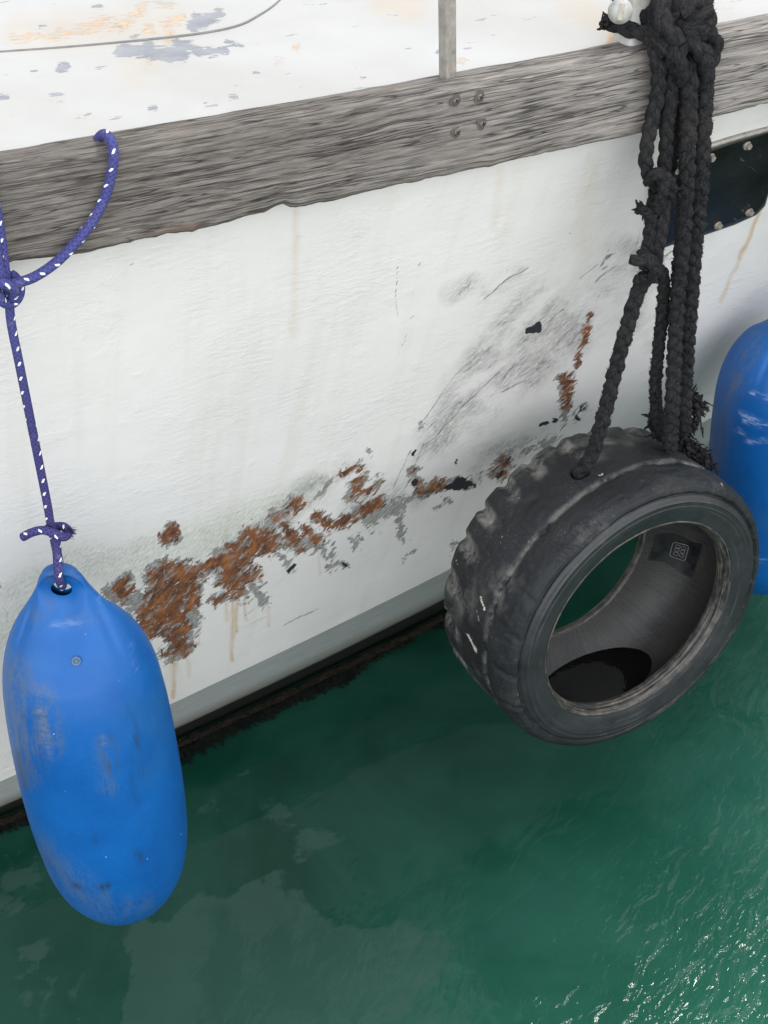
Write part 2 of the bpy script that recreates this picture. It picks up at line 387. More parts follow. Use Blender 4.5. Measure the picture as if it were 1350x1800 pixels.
def rope_black():
    n = NM('black_rope_fibre', .95); st = n.st(); o = n.obj()
    fib = n.noise(n.map(st, scale=(90, 14, 1), rot=(0, 0, .5)), 1, 5, .75)
    g = n.noise(o, 330, 4, .8); big = n.noise(o, 14, 4)
    c = n.mix(n.mr(n.ma('ADD', n.ma('MULTIPLY', fib, .5), n.ma('MULTIPLY', g, .5)), .38, .66), (.0025, .0025, .003), (.050, .050, .053))
    c = n.mix(n.mr(big, .5, .72, 0, .35), c, (.050, .046, .040))
    c = n.mix(n.mr(n.noise(o, 900, 2), .70, .74, 0, .35), c, (.28, .27, .25))
    return n.fin(c, .95, n.bump(n.ma('ADD', fib, g), 1.0, .0022), Specular_IOR_Level=.15)
M['rope'] = rope_black()
def rope_blue():
    n = NM('blue_rope_cover', .8); st = n.st(); x = n.xyz(st)
    u = n.ma('MULTIPLY', x[0], 420.0); v = n.ma('MULTIPLY', x[1], 12.0)
    a = n.ma('SINE', n.ma('ADD', n.ma('MULTIPLY', u, 2.0), n.ma('MULTIPLY', v, math.pi))); b = n.ma('SINE', n.ma('SUBTRACT', n.ma('MULTIPLY', u, 2.0), n.ma('MULTIPLY', v, math.pi)))
    h = n.ma('MAXIMUM', a, b)
    old = n.mr(n.xyz(n.obj())[2], 1.25, 1.38)
    base = n.mix(old, (.050, .045, .17), (.058, .062, .205))
    dk = n.mix(old, (.022, .020, .075), (.034, .036, .16))
    c = n.mix(n.mr(h, -.6, 1, .35, 1), dk, base)
    nz = n.noise(n.obj(), 60, 5, .7)
    c = n.mix(n.mr(nz, .56, .75, 0, .45), c, (.20, .19, .30))
    c = n.mix(n.mr(n.attr('mask'), .4, .6), c, (.82, .82, .80))
    return n.fin(c, .8, n.bump(n.ma('ADD', h, n.ma('MULTIPLY', n.attr('mask'), 1.0)), .6, .0012), Specular_IOR_Level=.3)
M['blue_rope'] = rope_blue()

def fender_mat():
    n = NM('fender_plastic', .38); o = n.obj(); st = n.st()
    a = n.noise(o, 7, 5, .6); fine = n.noise(o, 210, 4, .75)
    vert = n.noise(n.map(o, scale=(1, 1, .16)), 60, 5, .72)
    c = n.mix(n.mr(a, .3, .7), (.0005, .070, .27), (.002, .100, .35))
    c = n.mix(n.mr(fine, .5, .75, 0, .35), c, (.012, .115, .30))
    # chalky haze
    c = n.mix(n.mr(n.noise(o, 4.2, 5, .6), .52, .74, 0, .40), c, (.030, .13, .28))
    # grime: masks painted on the body
    gm = n.ma('MULTIPLY', n.attr('grime'), n.mr(n.ma('ADD', n.ma('MULTIPLY', vert, .6), n.ma('MULTIPLY', fine, .4)), .43, .58), clamp=True)
    c = n.mix(n.ma('MULTIPLY', gm, .72), c, (.105, .12, .12))
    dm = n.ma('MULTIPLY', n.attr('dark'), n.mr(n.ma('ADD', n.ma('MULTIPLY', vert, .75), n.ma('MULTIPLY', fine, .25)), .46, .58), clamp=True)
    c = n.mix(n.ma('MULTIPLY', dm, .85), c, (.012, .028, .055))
    tiny = n.ma('MULTIPLY', n.mr(vert, .66, .72), n.mr(a, .44, .58), clamp=True)
    c = n.mix(n.ma('MULTIPLY', tiny, .6), c, (.02, .045, .10))
    # white scratches
    wm = n.ma('MULTIPLY', n.attr('white'), n.mr(n.noise(n.map(o, scale=(1, 1, 5)), 34, 5, .7), .45, .65), clamp=True)
    c = n.mix(n.ma('MULTIPLY', wm, .6), c, (.45, .55, .75))
    sp = n.mr(n.noise(o, 170, 0), .885, .90)
    c = n.mix(n.ma('MULTIPLY', sp, .8), c, (.55, .58, .6))
    bp = n.bump(fine, .18, .001); bp = n.bump(n.noise(o, 16, 3), .22, .006, bp)
    return n.fin(c, n.mr(fine, .3, .7, .42, .55), bp, Specular_IOR_Level=.35)
M['fender'] = fender_mat()
n_ = NM('valve_plastic', .4); M['valve'] = n_.fin((.10, .17, .25), .4)

def water_mat():
    n = NM('harbour_water', .03); o = n.obj(); x = n.xyz(o)
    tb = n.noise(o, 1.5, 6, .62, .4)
    refl_patch = n.mr(n.ma('ADD', n.noise(o, 1.15, 9, .62, .3), n.ma('MULTIPLY', n.ma('ADD', n.ma('ABSOLUTE', n.ma('SUBTRACT', x[0], -.28)), n.ma('ABSOLUTE', n.ma('SUBTRACT', x[1], 1.78))), -.26)), .39, .41, smooth=True)
    lit_grad = n.mr(n.ma('ADD', n.ma('MULTIPLY', x[0], .55), n.ma('ADD', n.ma('MULTIPLY', x[1], -.40), n.ma('MULTIPLY', n.noise(o, 1.1, 4), .7))), -.62, .10, smooth=True)  # hull shade painted into the water colour, lighter towards the open side
    c = n.mix(n.mr(tb, .42, .60, smooth=True), n.mix(lit_grad, (.004, .034, .022), (.018, .098, .064)), n.mix(lit_grad, (.010, .052, .036), (.028, .118, .080)))
    c = n.mix(n.ma('MULTIPLY', refl_patch, .55), c, (.034, .078, .062))  # pale reflections painted into the water colour as patches
    # ripples: small chop strengthening towards the open, windward side
    wind = n.mr(n.ma('ADD', n.ma('MULTIPLY', x[0], .75), n.ma('ADD', n.ma('MULTIPLY', x[1], -.42), n.ma('MULTIPLY', n.noise(o, 2.2, 3), .9))), -.30, .42, .04, 1.0)
    wd = n.map(n.map(o, rot=(0, 0, R(-58))), scale=(1, 2.1, 1))
    rp = n.noise(wd, 12, 2, .45, .8)
    rp2 = n.noise(n.map(wd, rot=(0, 0, R(20))), 30, 2, .5, .6)
    sw = n.noise(o, 3.2, 2, .5)
    h = n.ma('MULTIPLY', n.ma('ADD', n.ma('MULTIPLY', rp, .75), n.ma('MULTIPLY', rp2, .22)), wind)
    bp = n.bump(h, 1.0, .030)
    bp = n.bump(sw, .5, .024, bp)
    df = n.N('ShaderNodeBsdfDiffuse'); n.set(df, 'Color', c)
    gl = n.N('ShaderNodeBsdfGlossy'); n.set(gl, 'Roughness', .015); n.set(gl, 'Normal', bp)
    fr = n.N('ShaderNodeFresnel'); n.set(fr, 'IOR', 1.333); n.set(fr, 'Normal', bp)
    mx = n.N('ShaderNodeMixShader'); n.set(mx, 0, fr.outputs[0]); n.t.links.new(df.outputs[0], mx.inputs[1]); n.t.links.new(gl.outputs[0], mx.inputs[2])
    out = [q for q in n.t.nodes if q.type == 'OUTPUT_MATERIAL'][0]; n.t.links.new(mx.outputs[0], out.inputs['Surface'])
    n.t.nodes.remove(n.b)
    return n.m
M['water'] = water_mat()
n_ = NM('puddle_water', .04); M['puddle'] = n_.fin((.003, .003, .003), .04, n_.bump(n_.noise(n_.obj(), 60, 2), .12, .004), IOR=1.333)

# ================================================================== HULL GEOMETRY
A0 = np.array([-.816, 2.149, 0.0])
DV = np.array([.832, .554, 0.0]); DV /= np.linalg.norm(DV)
NV = np.array([DV[1], -DV[0], 0.0])            # outboard, towards the camera
def to_so(P):
    d = np.asarray(P)-A0
    return d @ DV, d @ NV
def so(s, off, z):
    s, off, z = np.broadcast_arrays(np.asarray(s, float), np.asarray(off, float), np.asarray(z, float))
    return A0 + s[..., None]*DV + off[..., None]*NV + z[..., None]*np.array([0, 0, 1.0])
_wp = [CAM + ray(*p)*(H/-ray(*p)[2]) for p in ((0, 1460), (310, 1325), (775, 1100), (1236, 850))]
_ws = np.array([to_so(p) for p in _wp])
_wc = np.polyfit(_ws[:, 0], _ws[:, 1], 2)
def Woff(s):
    s = np.asarray(s, float); a, b = -.1, 2.2
    sc = np.clip(s, a, b); sl = np.polyval(np.polyder(_wc), sc)
    return np.polyval(_wc, sc) + sl*(s-sc)
D0, D1 = 1.95, 1.95*1.22
def rail_depth(x): return 1/((1/D0)+(1/D1-1/D0)*x/1350)
_rb = [(-300, 530), (0, 470), (150, 446), (350, 404), (500, 370), (700, 327), (900, 285), (1130, 236), (1250, 209), (1350, 184), (1700, 96)]
_rt = [(-300, 345), (0, 285), (200, 252), (400, 222), (650, 184), (800, 150), (1050, 103), (1130, 88), (1350, 45), (1700, -25)]
_Rb = np.array([CAM + rail_depth(x)*ray(x, y) for x, y in _rb])
_rs, _ro = np.array([to_so(p) for p in _Rb]).T
_roc = np.polyfit(_rs, _ro, 2); _rzc = np.polyfit(_rs, _Rb[:, 2], 2)
def ext(c, s, a=-.3, b=2.0):
    s = np.asarray(s, float); sc = np.clip(s, a, b)
    return np.polyval(c, sc) + np.polyval(np.polyder(c), sc)*(s-sc)
def Roff(s): return ext(_roc, s)
def Rz(s): return ext(_rzc, s)
def pr(x, y, k=0.0):
    """point on the upright surface k outboard of the rail's front face, seen at photo position x, y"""
    d = ray(x, y); t = 2.0
    for _ in range(25):
        P = CAM+t*d; s, o = to_so(P)
        e = o-(Roff(s)+k); de = (d @ NV) - np.polyval(np.polyder(_roc), np.clip(s, -.3, 2))*(d @ DV)
        t -= e/de
    return CAM+t*d
# real top height of the rail along s
_T = np.array([pr(x, y) for x, y in _rt]); _ts = to_so(_T)[0]; _tzc = np.polyfit(_ts, _T[:, 2], 2)
def Tz(s): return ext(_tzc, s)
RT = .045                                     # rail thickness
def hoff(s, z):
    v = np.clip(z/Rz(s), -.3, 1.0)
    g = np.sign(v)*np.abs(v)**1.04
    o = Woff(s) + (Roff(s)-RT-Woff(s))*g
    # slight fairness error of old plating
    return o + .004*(fbm(np.asarray(s)*3, np.asarray(z)*3, 5)-.5)
def hull_at(x, y, k=0.0):
    d = ray(x, y); t = 2.8
    for _ in range(40):
        P = CAM+t*d; s, o = to_so(P); e = o-(hoff(s, P[2])+k)
        P2 = CAM+(t+1e-4)*d; s2, o2 = to_so(P2); e2 = o2-(hoff(s2, P2[2])+k)
        t -= .9*e/((e2-e)/1e-4)
    P = CAM+t*d; return P
def Zs(s):
    return .212+.070*np.clip(np.asarray(s, float)-.42, -.6, .75)*1.0 + .20*np.clip(np.asarray(s, float)-1.05, 0, 1.2)
def capfield(X, Y, caps, soft):
    f = np.full(X.shape, -2.0)
    for c in caps:
        x1, y1, x2, y2, r = c[:5]
        dx, dy = x2-x1, y2-y1; L = dx*dx+dy*dy+1e-9
        t = np.clip(((X-x1)*dx+(Y-y1)*dy)/L, 0, 1)
        f = np.maximum(f, (r-np.hypot(X-x1-t*dx, Y-y1-t*dy))/soft*(c[5] if len(c) > 5 else 1))
    return f

boat = empty('moored_boat', tuple(so(1.0, 0, 0)))
tag(boat, 'white steel boat with grey weathered timber rail and rusty scraped side', 'boat')
bpy.context.view_layer.update()

def axis(a, b, fa, fb, fine, coarse):
    return np.concatenate([np.arange(a, fa, coarse), np.arange(fa, fb, fine), np.arange(fb, b+coarse, coarse)])
S = axis(-3.0, 4.0, -.25, 2.05, .0021, .05)
ZR = np.concatenate([np.linspace(.125, 1.5, 620)])
rust = [(298, 1025, 290, 1085, 36), (305, 1050, 315, 1130, 17), (258, 1088, 300, 1100, 18), (330, 1020, 330, 1060, 14), (330, 1008, 385, 990, 13),
        (400, 990, 440, 950, 20), (438, 950, 472, 955, 22), (405, 1008, 415, 1045, 13), (392, 1018, 445, 1006, 14), (375, 1058, 390, 1048, 7),
        (290, 945, 300, 937, 12), (228, 1026, 212, 1042, 9), (488, 908, 530, 878, 9), (505, 925, 520, 955, 9), (540, 930, 555, 955, 8),
        (588, 930, 620, 905, 9), (620, 905, 663, 884, 10), (560, 912, 575, 925, 8), (604, 834, 628, 828, 6), (650, 862, 662, 850, 6),
        (622, 870, 630, 850, 6), (738, 862, 768, 852, 10), (724, 832, 727, 848, 4), (884, 825, 892, 812, 8),
        (1038, 555, 1024, 600, 4.5), (1024, 600, 1012, 645, 2.2), (1005, 660, 992, 712, 8), (990, 665, 1004, 662, 6), (305, 1140, 322, 1128, 8), (290, 1148, 300, 1146, 6)]
grey = [(190, 1045, 240, 1050, 12), (250, 1070, 325, 1085, 26), (300, 1110, 325, 1115, 20), (330, 1020, 400, 985, 14), (380, 975, 480, 925, 13), (430, 1000, 462, 1052, 10),
        (480, 905, 530, 882, 9), (480, 960, 560, 950, 13), (500, 980, 515, 1005, 5), (555, 945, 570, 985, 5), (640, 915, 700, 892, 13), (700, 905, 707, 950, 6),
        (680, 890, 722, 872, 6), (556, 880, 585, 845, 4), (575, 1000, 600, 988, 4), (600, 990, 612, 1000, 3), (578, 985, 585, 960, 4), (620, 960, 632, 950, 4),
        (725, 840, 733, 822, 5), (738, 752, 742, 745, 4), (610, 880, 625, 860, 5), (470, 925, 500, 905, 8), (545, 975, 560, 960, 4),
        (780, 850, 825, 845, 8), (650, 790, 655, 800, 2.5), (985, 665, 995, 690, 9), (985, 740, 1000, 715, 7), (1010, 735, 1032, 720, 4), (870, 830, 900, 812, 8), (845, 838, 850, 832, 3),
        (925, 795, 945, 785, 5), (0, 1030, 3, 1032, 4), (1165, 453, 1172, 449, 3), (285, 1150, 325, 1140, 8), (880, 800, 900, 790, 4), (955, 775, 975, 768, 6),
        (1060, 470, 1075, 455, 2), (760, 900, 790, 880, 3), (715, 985, 730, 975, 2), (640, 925, 660, 940, 3), (790, 960, 800, 945, 2)]
black = [(930, 578, 946, 573, 9), (506, 1005, 518, 990, 3.5), (948, 748, 957, 742, 4), (784, 858, 815, 846, 6), (727, 845, 722, 850, 3), (1015, 738, 1028, 722, 2.5),
         (801, 815, 806, 810, 2), (728, 800, 732, 790, 2), (1060, 750, 1066, 742, 2), (600, 990, 608, 996, 2), (880, 835, 888, 825, 4), (967, 742, 972, 737, 3), (815, 840, 835, 850, 2)]
scuff = [(835, 700, 960, 560, 55), (900, 640, 1060, 530, 50), (920, 560, 1040, 520, 20), (760, 780, 860, 660, 22), (1020, 520, 1100, 450, 26), (1130, 580, 1150, 520, 22),
         (700, 900, 790, 720, 14), (860, 810, 960, 775, 14), (850, 830, 930, 780, 8), (800, 520, 830, 505, 10), (850, 520, 905, 480, 4), (640, 900, 720, 870, 26), (540, 870, 620, 830, 20),
         (430, 940, 520, 890, 16), (360, 960, 460, 930, 12)]
scratch = [(698, 470, 696, 520, .8), (696, 520, 700, 560, .8), (712, 600, 716, 580, .6), (850, 528, 875, 500, 1.2), (875, 500, 930, 468, 1.0), (775, 760, 830, 700, 1.0),
           (740, 790, 775, 760, 1), (830, 700, 880, 655, 1), (880, 690, 925, 668, 1.2), (716, 800, 722, 790, 1), (690, 860, 720, 790, .8), (705, 870, 745, 780, .8),
           (1045, 540, 1052, 520, .8), (1045, 495, 1080, 470, 1.2), (1020, 490, 1050, 465, 1.0), (970, 560, 990, 545, .8), (735, 470, 738, 462, .9), (720, 560, 728, 555, .8),
           (708, 612, 716, 600, .7), (390, 990, 372, 1020, .8), (660, 1085, 700, 1060, .9), (720, 975, 735, 965, 1.1), (740, 745, 780, 690, .8), (780, 690, 815, 640, .7),
           (560, 955, 600, 915, 1), (430, 1085, 470, 1050, .7), (1120, 445, 1126, 400, .7), (0, 1070, 12, 1078, .9), (35, 1085, 40, 1070, .7), (230, 985, 250, 960, .8), (500, 1100, 560, 1070, .7), (860, 700, 905, 640, .8)]
drip = [(410, 1045, 407, 1160, 4, .9), (417, 1045, 414, 1110, 4, .9), (305, 1145, 305, 1225, 4, 1.0), (306, 1150, 306, 1180, 7, .8), (430, 1045, 432, 1090, 3, .6), (1340, 365, 1300, 455, 4, 1.0), (1300, 455, 1265, 530, 4, .6),
        (1380, 250, 1340, 365, 4, .6), (398, 1050, 400, 1090, 4, .6), (350, 1080, 350, 1130, 3, .4), (520, 370, 518, 480, 7, .35), (518, 480, 515, 590, 8, .2), (265, 1110, 266, 1140, 4, .5),
        (1040, 290, 1020, 430, 16, .22), (880, 300, 868, 400, 8, .2), (1070, 62, 1072, 85, 5, 1), (330, 1150, 331, 1190, 3, .4), (470, 1060, 471, 1100, 3, .4), (560, 960, 561, 1010, 3, .4)]
algae = [(330, 960, 480, 910, 32), (130, 990, 250, 990, 30), (240, 975, 300, 960, 26), (0, 1120, 40, 1080, 28), (20, 1040, 70, 1010, 16), (400, 920, 470, 900, 25), (480, 890, 560, 860, 22)]
def painted(P):
    x, y = proj(P)
    s_, _o = to_so(P); z_ = P[..., 2]
    wx = 26*(fbm(s_*16, z_*16, 201, 5)-.5)+9*(fbm(s_*70, z_*70, 203, 3)-.5); wy = 26*(fbm(s_*16, z_*16, 202, 5)-.5)+9*(fbm(s_*70, z_*70, 204, 3)-.5)
    x0_, y0_ = x, y
    xw, yw = x+wx, y+wy
    dr = np.zeros(x.shape)
    for c in drip:
        dr = np.maximum(dr, np.clip(capfield(x+4*(fbm(x/14, y/26, 91)-.5)*2, y, [(*c[:4], c[4]*.7)], c[4]*1.6)+.45, 0, 1)*c[5])
    ru = np.maximum(capfield(xw, yw, [c for c in rust if c[0] < 900], 8), capfield(x+wx*.35, y+wy*.35, [c for c in rust if c[0] >= 900], 5)+.3*(capfield(x, y, [c for c in rust if c[0] >= 900], 5) > -1.5))
    gy = np.maximum(capfield(xw, yw, grey, 8), capfield(x+wx*1.2, y+wy*1.2, [(*c[:4], c[4]+3) for c in rust if c[0] < 900], 9)+np.clip((fbm(s_*9, z_*9, 301, 3)-.40)*5, -1.8, .3))
    return {'rust': np.clip(np.where(ru < -1.2, -1.2+(ru+1.2)*4, ru)+.15, -9, 1), 'grey': np.clip(np.where(gy < -2, gy-1.5, gy), -5.0, 1),
            'black': np.clip(capfield(x+wx*.9, y+wy*.9, black, 5), -2, 1), 'scuff': np.clip((capfield(x+30*(fbm(s_*9, z_*9, 501, 4)-.5), y+30*(fbm(s_*9, z_*9, 502, 4)-.5), scuff, 28)+.75)*np.clip(fbm(s_*11+z_*6, z_*5-s_*4, 503, 4)*3.2-.75, .25, 1.3), 0, 1),
            'scratch': np.clip(capfield(x+10*(fbm(x/34, y/34, 401, 3)-.5), y+10*(fbm(x/34, y/34, 402, 3)-.5), [(*c[:4], c[4]*.5+.25) for c in scratch], 2.0)+.55, 0, 1), 'drip': dr, 'algae': np.clip(capfield(x, y, algae, 28)+.6, 0, 1)}
SS, ZZ = np.meshgrid(S, ZR, indexing='ij')
ZZ = Zs(SS) + (ZZ-.125)/(1.5-.125)*(Rz(SS)+.06-Zs(SS))
P = so(SS, hoff(SS, ZZ), ZZ)
hull = grid('hull', P, M['hull'], boat, np.stack([SS, ZZ, 0*SS], -1), painted(P))
# boot stripe, tucked under the white plating
z2 = np.linspace(-2.0, 1, 90)
S2 = axis(-3, 4, -.3, 2.1, .012, .05)
SS, ZZ = np.meshgrid(S2, z2, indexing='ij')
QQ = ZZ; ZZ = ZZ*Zs(SS)
P = so(SS, hoff(SS, ZZ)-.003-.035*np.clip((.46-QQ)/.06, 0, 1), ZZ)
grid('boot_stripe', P, M['stripe'], boat, np.stack([SS, QQ, 0*SS], -1))
# fouled ledge
th = np.linspace(-math.pi*.6, math.pi*.6, 16)
S3 = axis(-3, 4, -.3, 2.1, .004, .04)
SS, TT = np.meshgrid(S3, th, indexing='ij')
rr = .011*(1+.6*(fbm(SS*50, TT*3, 3)-.5)) + .006*(fbm(SS*160, TT*8, 9)-.5)
zc = .008
P = so(SS, hoff(SS, 0*SS+zc)-.014+rr*np.cos(TT)*1.0, zc+rr*np.sin(TT))
grid('fouled_ledge', P, M['growth'], boat)
# seaweed fringe hanging at the waterline
mb = MB()
for i in range(3600):
    s = rng.uniform(-.3, 2.1)
    dens = fbm(s*5, 3.3, 31)
    if rng.random() > (dens*2.6-.75): continue
    L = rng.uniform(.004, .016+.075*max(0, dens-.45)*2); o0 = hoff(s, 0.0)+.002
    a = rng.normal(.7, .7); wd = rng.uniform(.002, .006)
    n = 5; t = np.linspace(0, 1, n)
    cs = s + t*L*math.sin(a) + .004*np.sin(t*5+i); co = o0 + t*L*abs(math.cos(a)); cz = .007*(1-t) + .0025 + rng.uniform(0, .002)
    w_ = wd*(1-.8*t)
    Lf = so(cs-w_*math.cos(a), co+w_*math.sin(a), cz); Rt = so(cs+w_*math.cos(a), co-w_*math.sin(a), cz)
    V = np.concatenate([Lf, Rt]); F = [[k, k+1, n+k+1, n+k] for k in range(n-1)]
    mb.add(V, F)
tag(mb.build('seaweed', M['weed'], boat), kind='stuff')

# far side of the boat and its deck
o_in = np.concatenate([np.linspace(0, 1.15, 330), np.linspace(1.2, 2.6, 15)])
S4 = axis(-3.0, 4.0, -.75, 2.6, .0045, .08)
SS, OO = np.meshgrid(S4, o_in, indexing='ij')
edge = Roff(SS)-RT+.002
P = so(SS, edge-OO, Tz(SS)-.006+.02*np.sin(np.clip(OO/2.6, 0, 1)*math.pi))
x_, y_ = proj(P)
dk_grey = [(215, 90, 320, 95, 13), (260, 82, 300, 100, 12), (310, 75, 345, 88, 8), (350, 92, 395, 88, 8), (340, 45, 385, 25, 10), (345, 30, 360, 40, 9), (105, 118, 118, 115, 6), (400, 75, 425, 82, 5),
           (0, 170, 14, 171, 4), (92, 166, 106, 166, 3), (448, 127, 452, 128, 3), (165, 12, 175, 10, 4), (262, 192, 272, 190, 3), (70, 46, 80, 45, 2), (205, 46, 212, 46, 2), (230, 63, 240, 62, 2), (150, 204, 158, 202, 1.2), (135, 204, 140, 202, 1.2),
           (60, 125, 62, 124, 2), (85, 164, 88, 162, 2), (770, 90, 776, 88, 2), (865, 60, 868, 61, 2), (920, 35, 930, 34, 1), (358, 180, 360, 180, 2), (405, 170, 412, 170, 1.5), (635, 138, 640, 137, 1.5)]
dk_rust = [(20, 66, 100, 63, 3), (100, 60, 215, 42, 5), (150, 50, 190, 40, 5), (215, 45, 250, 15, 6), (290, 45, 320, 30, 5), (520, 86, 525, 84, 3), (486, 108, 494, 107, 3), (258, 108, 265, 107, 2), (275, 6, 300, 8, 3), (805, 108, 815, 106, 2), (255, 50, 262, 52, 6), (295, 70, 300, 60, 5)]
dk_drip = [(1074, 62, 1068, 82, 4, 1.0), (40, 60, 300, 40, 30, .16), (240, 120, 260, 100, 30, .12), (680, 0, 720, 12, 25, .25), (1000, 5, 1060, 40, 22, .2)]
dr = np.zeros(x_.shape)
for c in dk_drip: dr = np.maximum(dr, np.clip(capfield(x_, y_, [c[:5]], c[4])+.6, 0, 1)*c[5])
grid('deck', P, M['deck'], boat, np.stack([SS, -OO, 0*SS], -1),
     {'grey': np.clip(capfield(x_, y_, dk_grey, 5), -3, 1), 'rust': np.clip(capfield(x_, y_, dk_rust, 6), -2, 1), 'black': -2+0*SS,
      'scuff': 0*SS, 'scratch': 0*SS, 'drip': dr, 'algae': 0*SS})
zz = np.linspace(-.45, 1, 12); S5 = np.linspace(-3, 4, 60)
SS, VV = np.meshgrid(S5, zz, indexing='ij')
P = so(SS, Roff(SS)-RT-2.6+.25*(1-VV), VV*(Tz(SS)-.006))
cst = {k: -2+0*SS for k in ('grey', 'rust', 'black')}; cst.update({k: 0*SS for k in ('scuff', 'scratch', 'drip', 'algae')})
grid('far_side_plating', P, M['hull'], boat, np.stack([SS, VV, 0*SS], -1), cst, flip=True)

# ------------------------------------------------------------------ timber rail
SR = axis(-3.0, 4.0, -.3, 2.0, .0035, .05)
bot_px = [(-40, 478), (0, 470), (30, 462), (150, 447), (250, 425), (330, 409), (342, 409), (352, 404), (380, 399), (440, 381), (468, 374), (490, 365), (500, 361), (512, 367), (532, 365), (560, 357), (600, 352), (640, 341), (700, 327),
          (760, 315), (850, 297), (900, 285), (1000, 262), (1130, 236), (1250, 209), (1350, 184), (1500, 146)]
bp_ = np.array([pr(x, y) for x, y in bot_px]); bs = to_so(bp_)[0]
zb = np.interp(SR, bs, bp_[:, 2], left=np.nan, right=np.nan); zb = np.where(np.isnan(zb), Rz(SR), zb)
zb = zb + .0035*(fbm(SR*40, 0*SR, 77)-.5)*np.clip(1.6-np.abs(SR-.6)*1.5, .25, 1.5)
zt = Tz(SR)+.002*(fbm(SR*18, 0*SR, 12)-.5)
ro = Roff(SR)
# section: walk round from back-bottom, front-bottom, front-top, back-top
sec = []
def seg(a, b, n):
    for k in range(n): t = k/n; sec.append((a[0]*(1-t)+b[0]*t, a[1]*(1-t)+b[1]*t))
# coordinates (u: 0 back .. 1 front, v: 0 bottom .. 1 top)
seg((0, 0), (.90, 0), 6); seg((.90, 0), (1, .035), 3); seg((1, .035), (1, .93), 44); seg((1, .93), (.82, 1), 4); seg((.82, 1), (0, 1), 12); seg((0, 1), (0, 0), 6)
sec = np.array(sec)
U = sec[:, 0][None]; Vv = sec[:, 1][None]
SSr = SR[:, None]
zbs = np.polyval(np.polyfit(SR[(SR > -.3) & (SR < 2)], zb[(SR > -.3) & (SR < 2)], 3), np.clip(SR, -.3, 2)); zbs = np.where((SR > -.3) & (SR < 2), zbs, zb)
Pz = zbs[:, None]*(1-Vv)+zt[:, None]*Vv+(zb-zbs)[:, None]*np.clip(1-Vv*4.5, 0, 1)**1.5
front = np.clip((U-.5)*2, 0, 1)
arc = np.where(U > .95, Vv*.125, np.where(Vv > .9, .125+(1-U)*.045, .3+U*.05))
wp = SSr*1.0
grain = (fbm(SSr*14+0*arc, (arc+.012*(fbm(SSr*2.2, arc*9, 4)-.5))*170, 21, 3)-.5)*.0034
edge_chip = -.010*np.clip(fbm(SSr*22+0*arc, arc*6, 44)-.60, 0, 1)*np.clip(1-Vv*12, 0, 1)*5
Po = ro[:, None] - RT*(1-U) + grain*front*1.3 + edge_chip
Pz = Pz + grain*np.where(Vv > .9, .8, 0)
P = so(SSr+0*U, Po, Pz)
xr, yr = proj(P)
wm = np.clip(capfield(xr, yr, [(250, 425, 345, 400, 14), (0, 460, 60, 455, 20), (1120, 100, 1135, 95, 10), (900, 275, 940, 270, 8), (300, 240, 330, 235, 10), (850, 295, 870, 292, 5)], 16)+.6, 0, 1)
rail = grid('timber_rail', P, M['wood'], boat, np.stack([SSr+0*U, arc+0*SSr, 0*P[..., 0]], -1), {'mask': wm}, wv=True)

# screws on the rail: bugle heads sunk in the timber with a cross slot
def disc_mb(c, nrm, r, h, seg_=20, lip=.75, up=(0, 0, 1)):
    nrm = np.array(nrm)/np.linalg.norm(nrm); e1 = np.cross(up, nrm); e1 /= np.linalg.norm(e1); e2 = np.cross(nrm, e1)
    prof = [(r, -h), (r, h*.4), (r*.92, h*.8), (r*lip, h), (r*.02, h*1.05)]
    a = np.linspace(0, 2*math.pi, seg_, endpoint=False)
    V = np.array([[np.array(c)+q[0]*(math.cos(t)*e1+math.sin(t)*e2)+q[1]*nrm for q in prof] for t in a])
    return V.reshape(-1, 3), grid_faces(seg_, len(prof), True, False), e1, e2, nrm
def box_mb(mb, c, ex, ey, ez):
    c, ex, ey, ez = map(np.asarray, (c, ex, ey, ez)); V = []
    for i in (-1, 1):
        for j in (-1, 1):
            for k in (-1, 1): V.append(c+i*ex+j*ey+k*ez)
    mb.add(V, [[0, 1, 3, 2], [4, 6, 7, 5], [0, 4, 5, 1], [2, 3, 7, 6], [0, 2, 6, 4], [1, 5, 7, 3]])
for x, y, an in ((802, 178, .3), (845, 171, .9), (804, 233, .6), (849, 218, .2)):
    c = pr(x, y, .0022)
    mb = MB(); V, F, e1, e2, nr = disc_mb(c, NV, .0050, .0014); mb.add(V, F)
    so_ = mb.build('screw', M['screw'], boat)
    mb = MB()
    for q in (0, math.pi/2):
        d = math.cos(an+q)*e1+math.sin(an+q)*e2; e = np.cross(nr, d)
        box_mb(mb, c+nr*.0018, d*.0040, e*.0007, nr*.0004)
    mb.build('cross_slot', M['patch'], so_, smooth=False)
    mb = MB()                                    # dark worn countersink round the head
    a = np.linspace(0, 2*math.pi, 28, endpoint=False)
    rin = .0054; V = np.array([[c-nr*.0006+rin*(math.cos(t)*e1+math.sin(t)*e2), c-nr*.0013+(.0086+.0012*math.sin(3*t+x))*(math.cos(t)*e1*1.15+math.sin(t)*e2)] for t in a])
    mb.add(V.reshape(-1, 3), grid_faces(28, 2, True, False)); mb.build('countersink', M['sink'], so_)

# ------------------------------------------------------------------ black bolted plate
top = [(1128, 345), (1150, 312), (1180, 290), (1225, 268), (1290, 247), (1350, 232), (1420, 208), (1500, 180)]
botp = [(1128, 448), (1150, 441), (1180, 431), (1225, 418), (1290, 396), (1330, 378), (1352, 350), (1356, 335)]
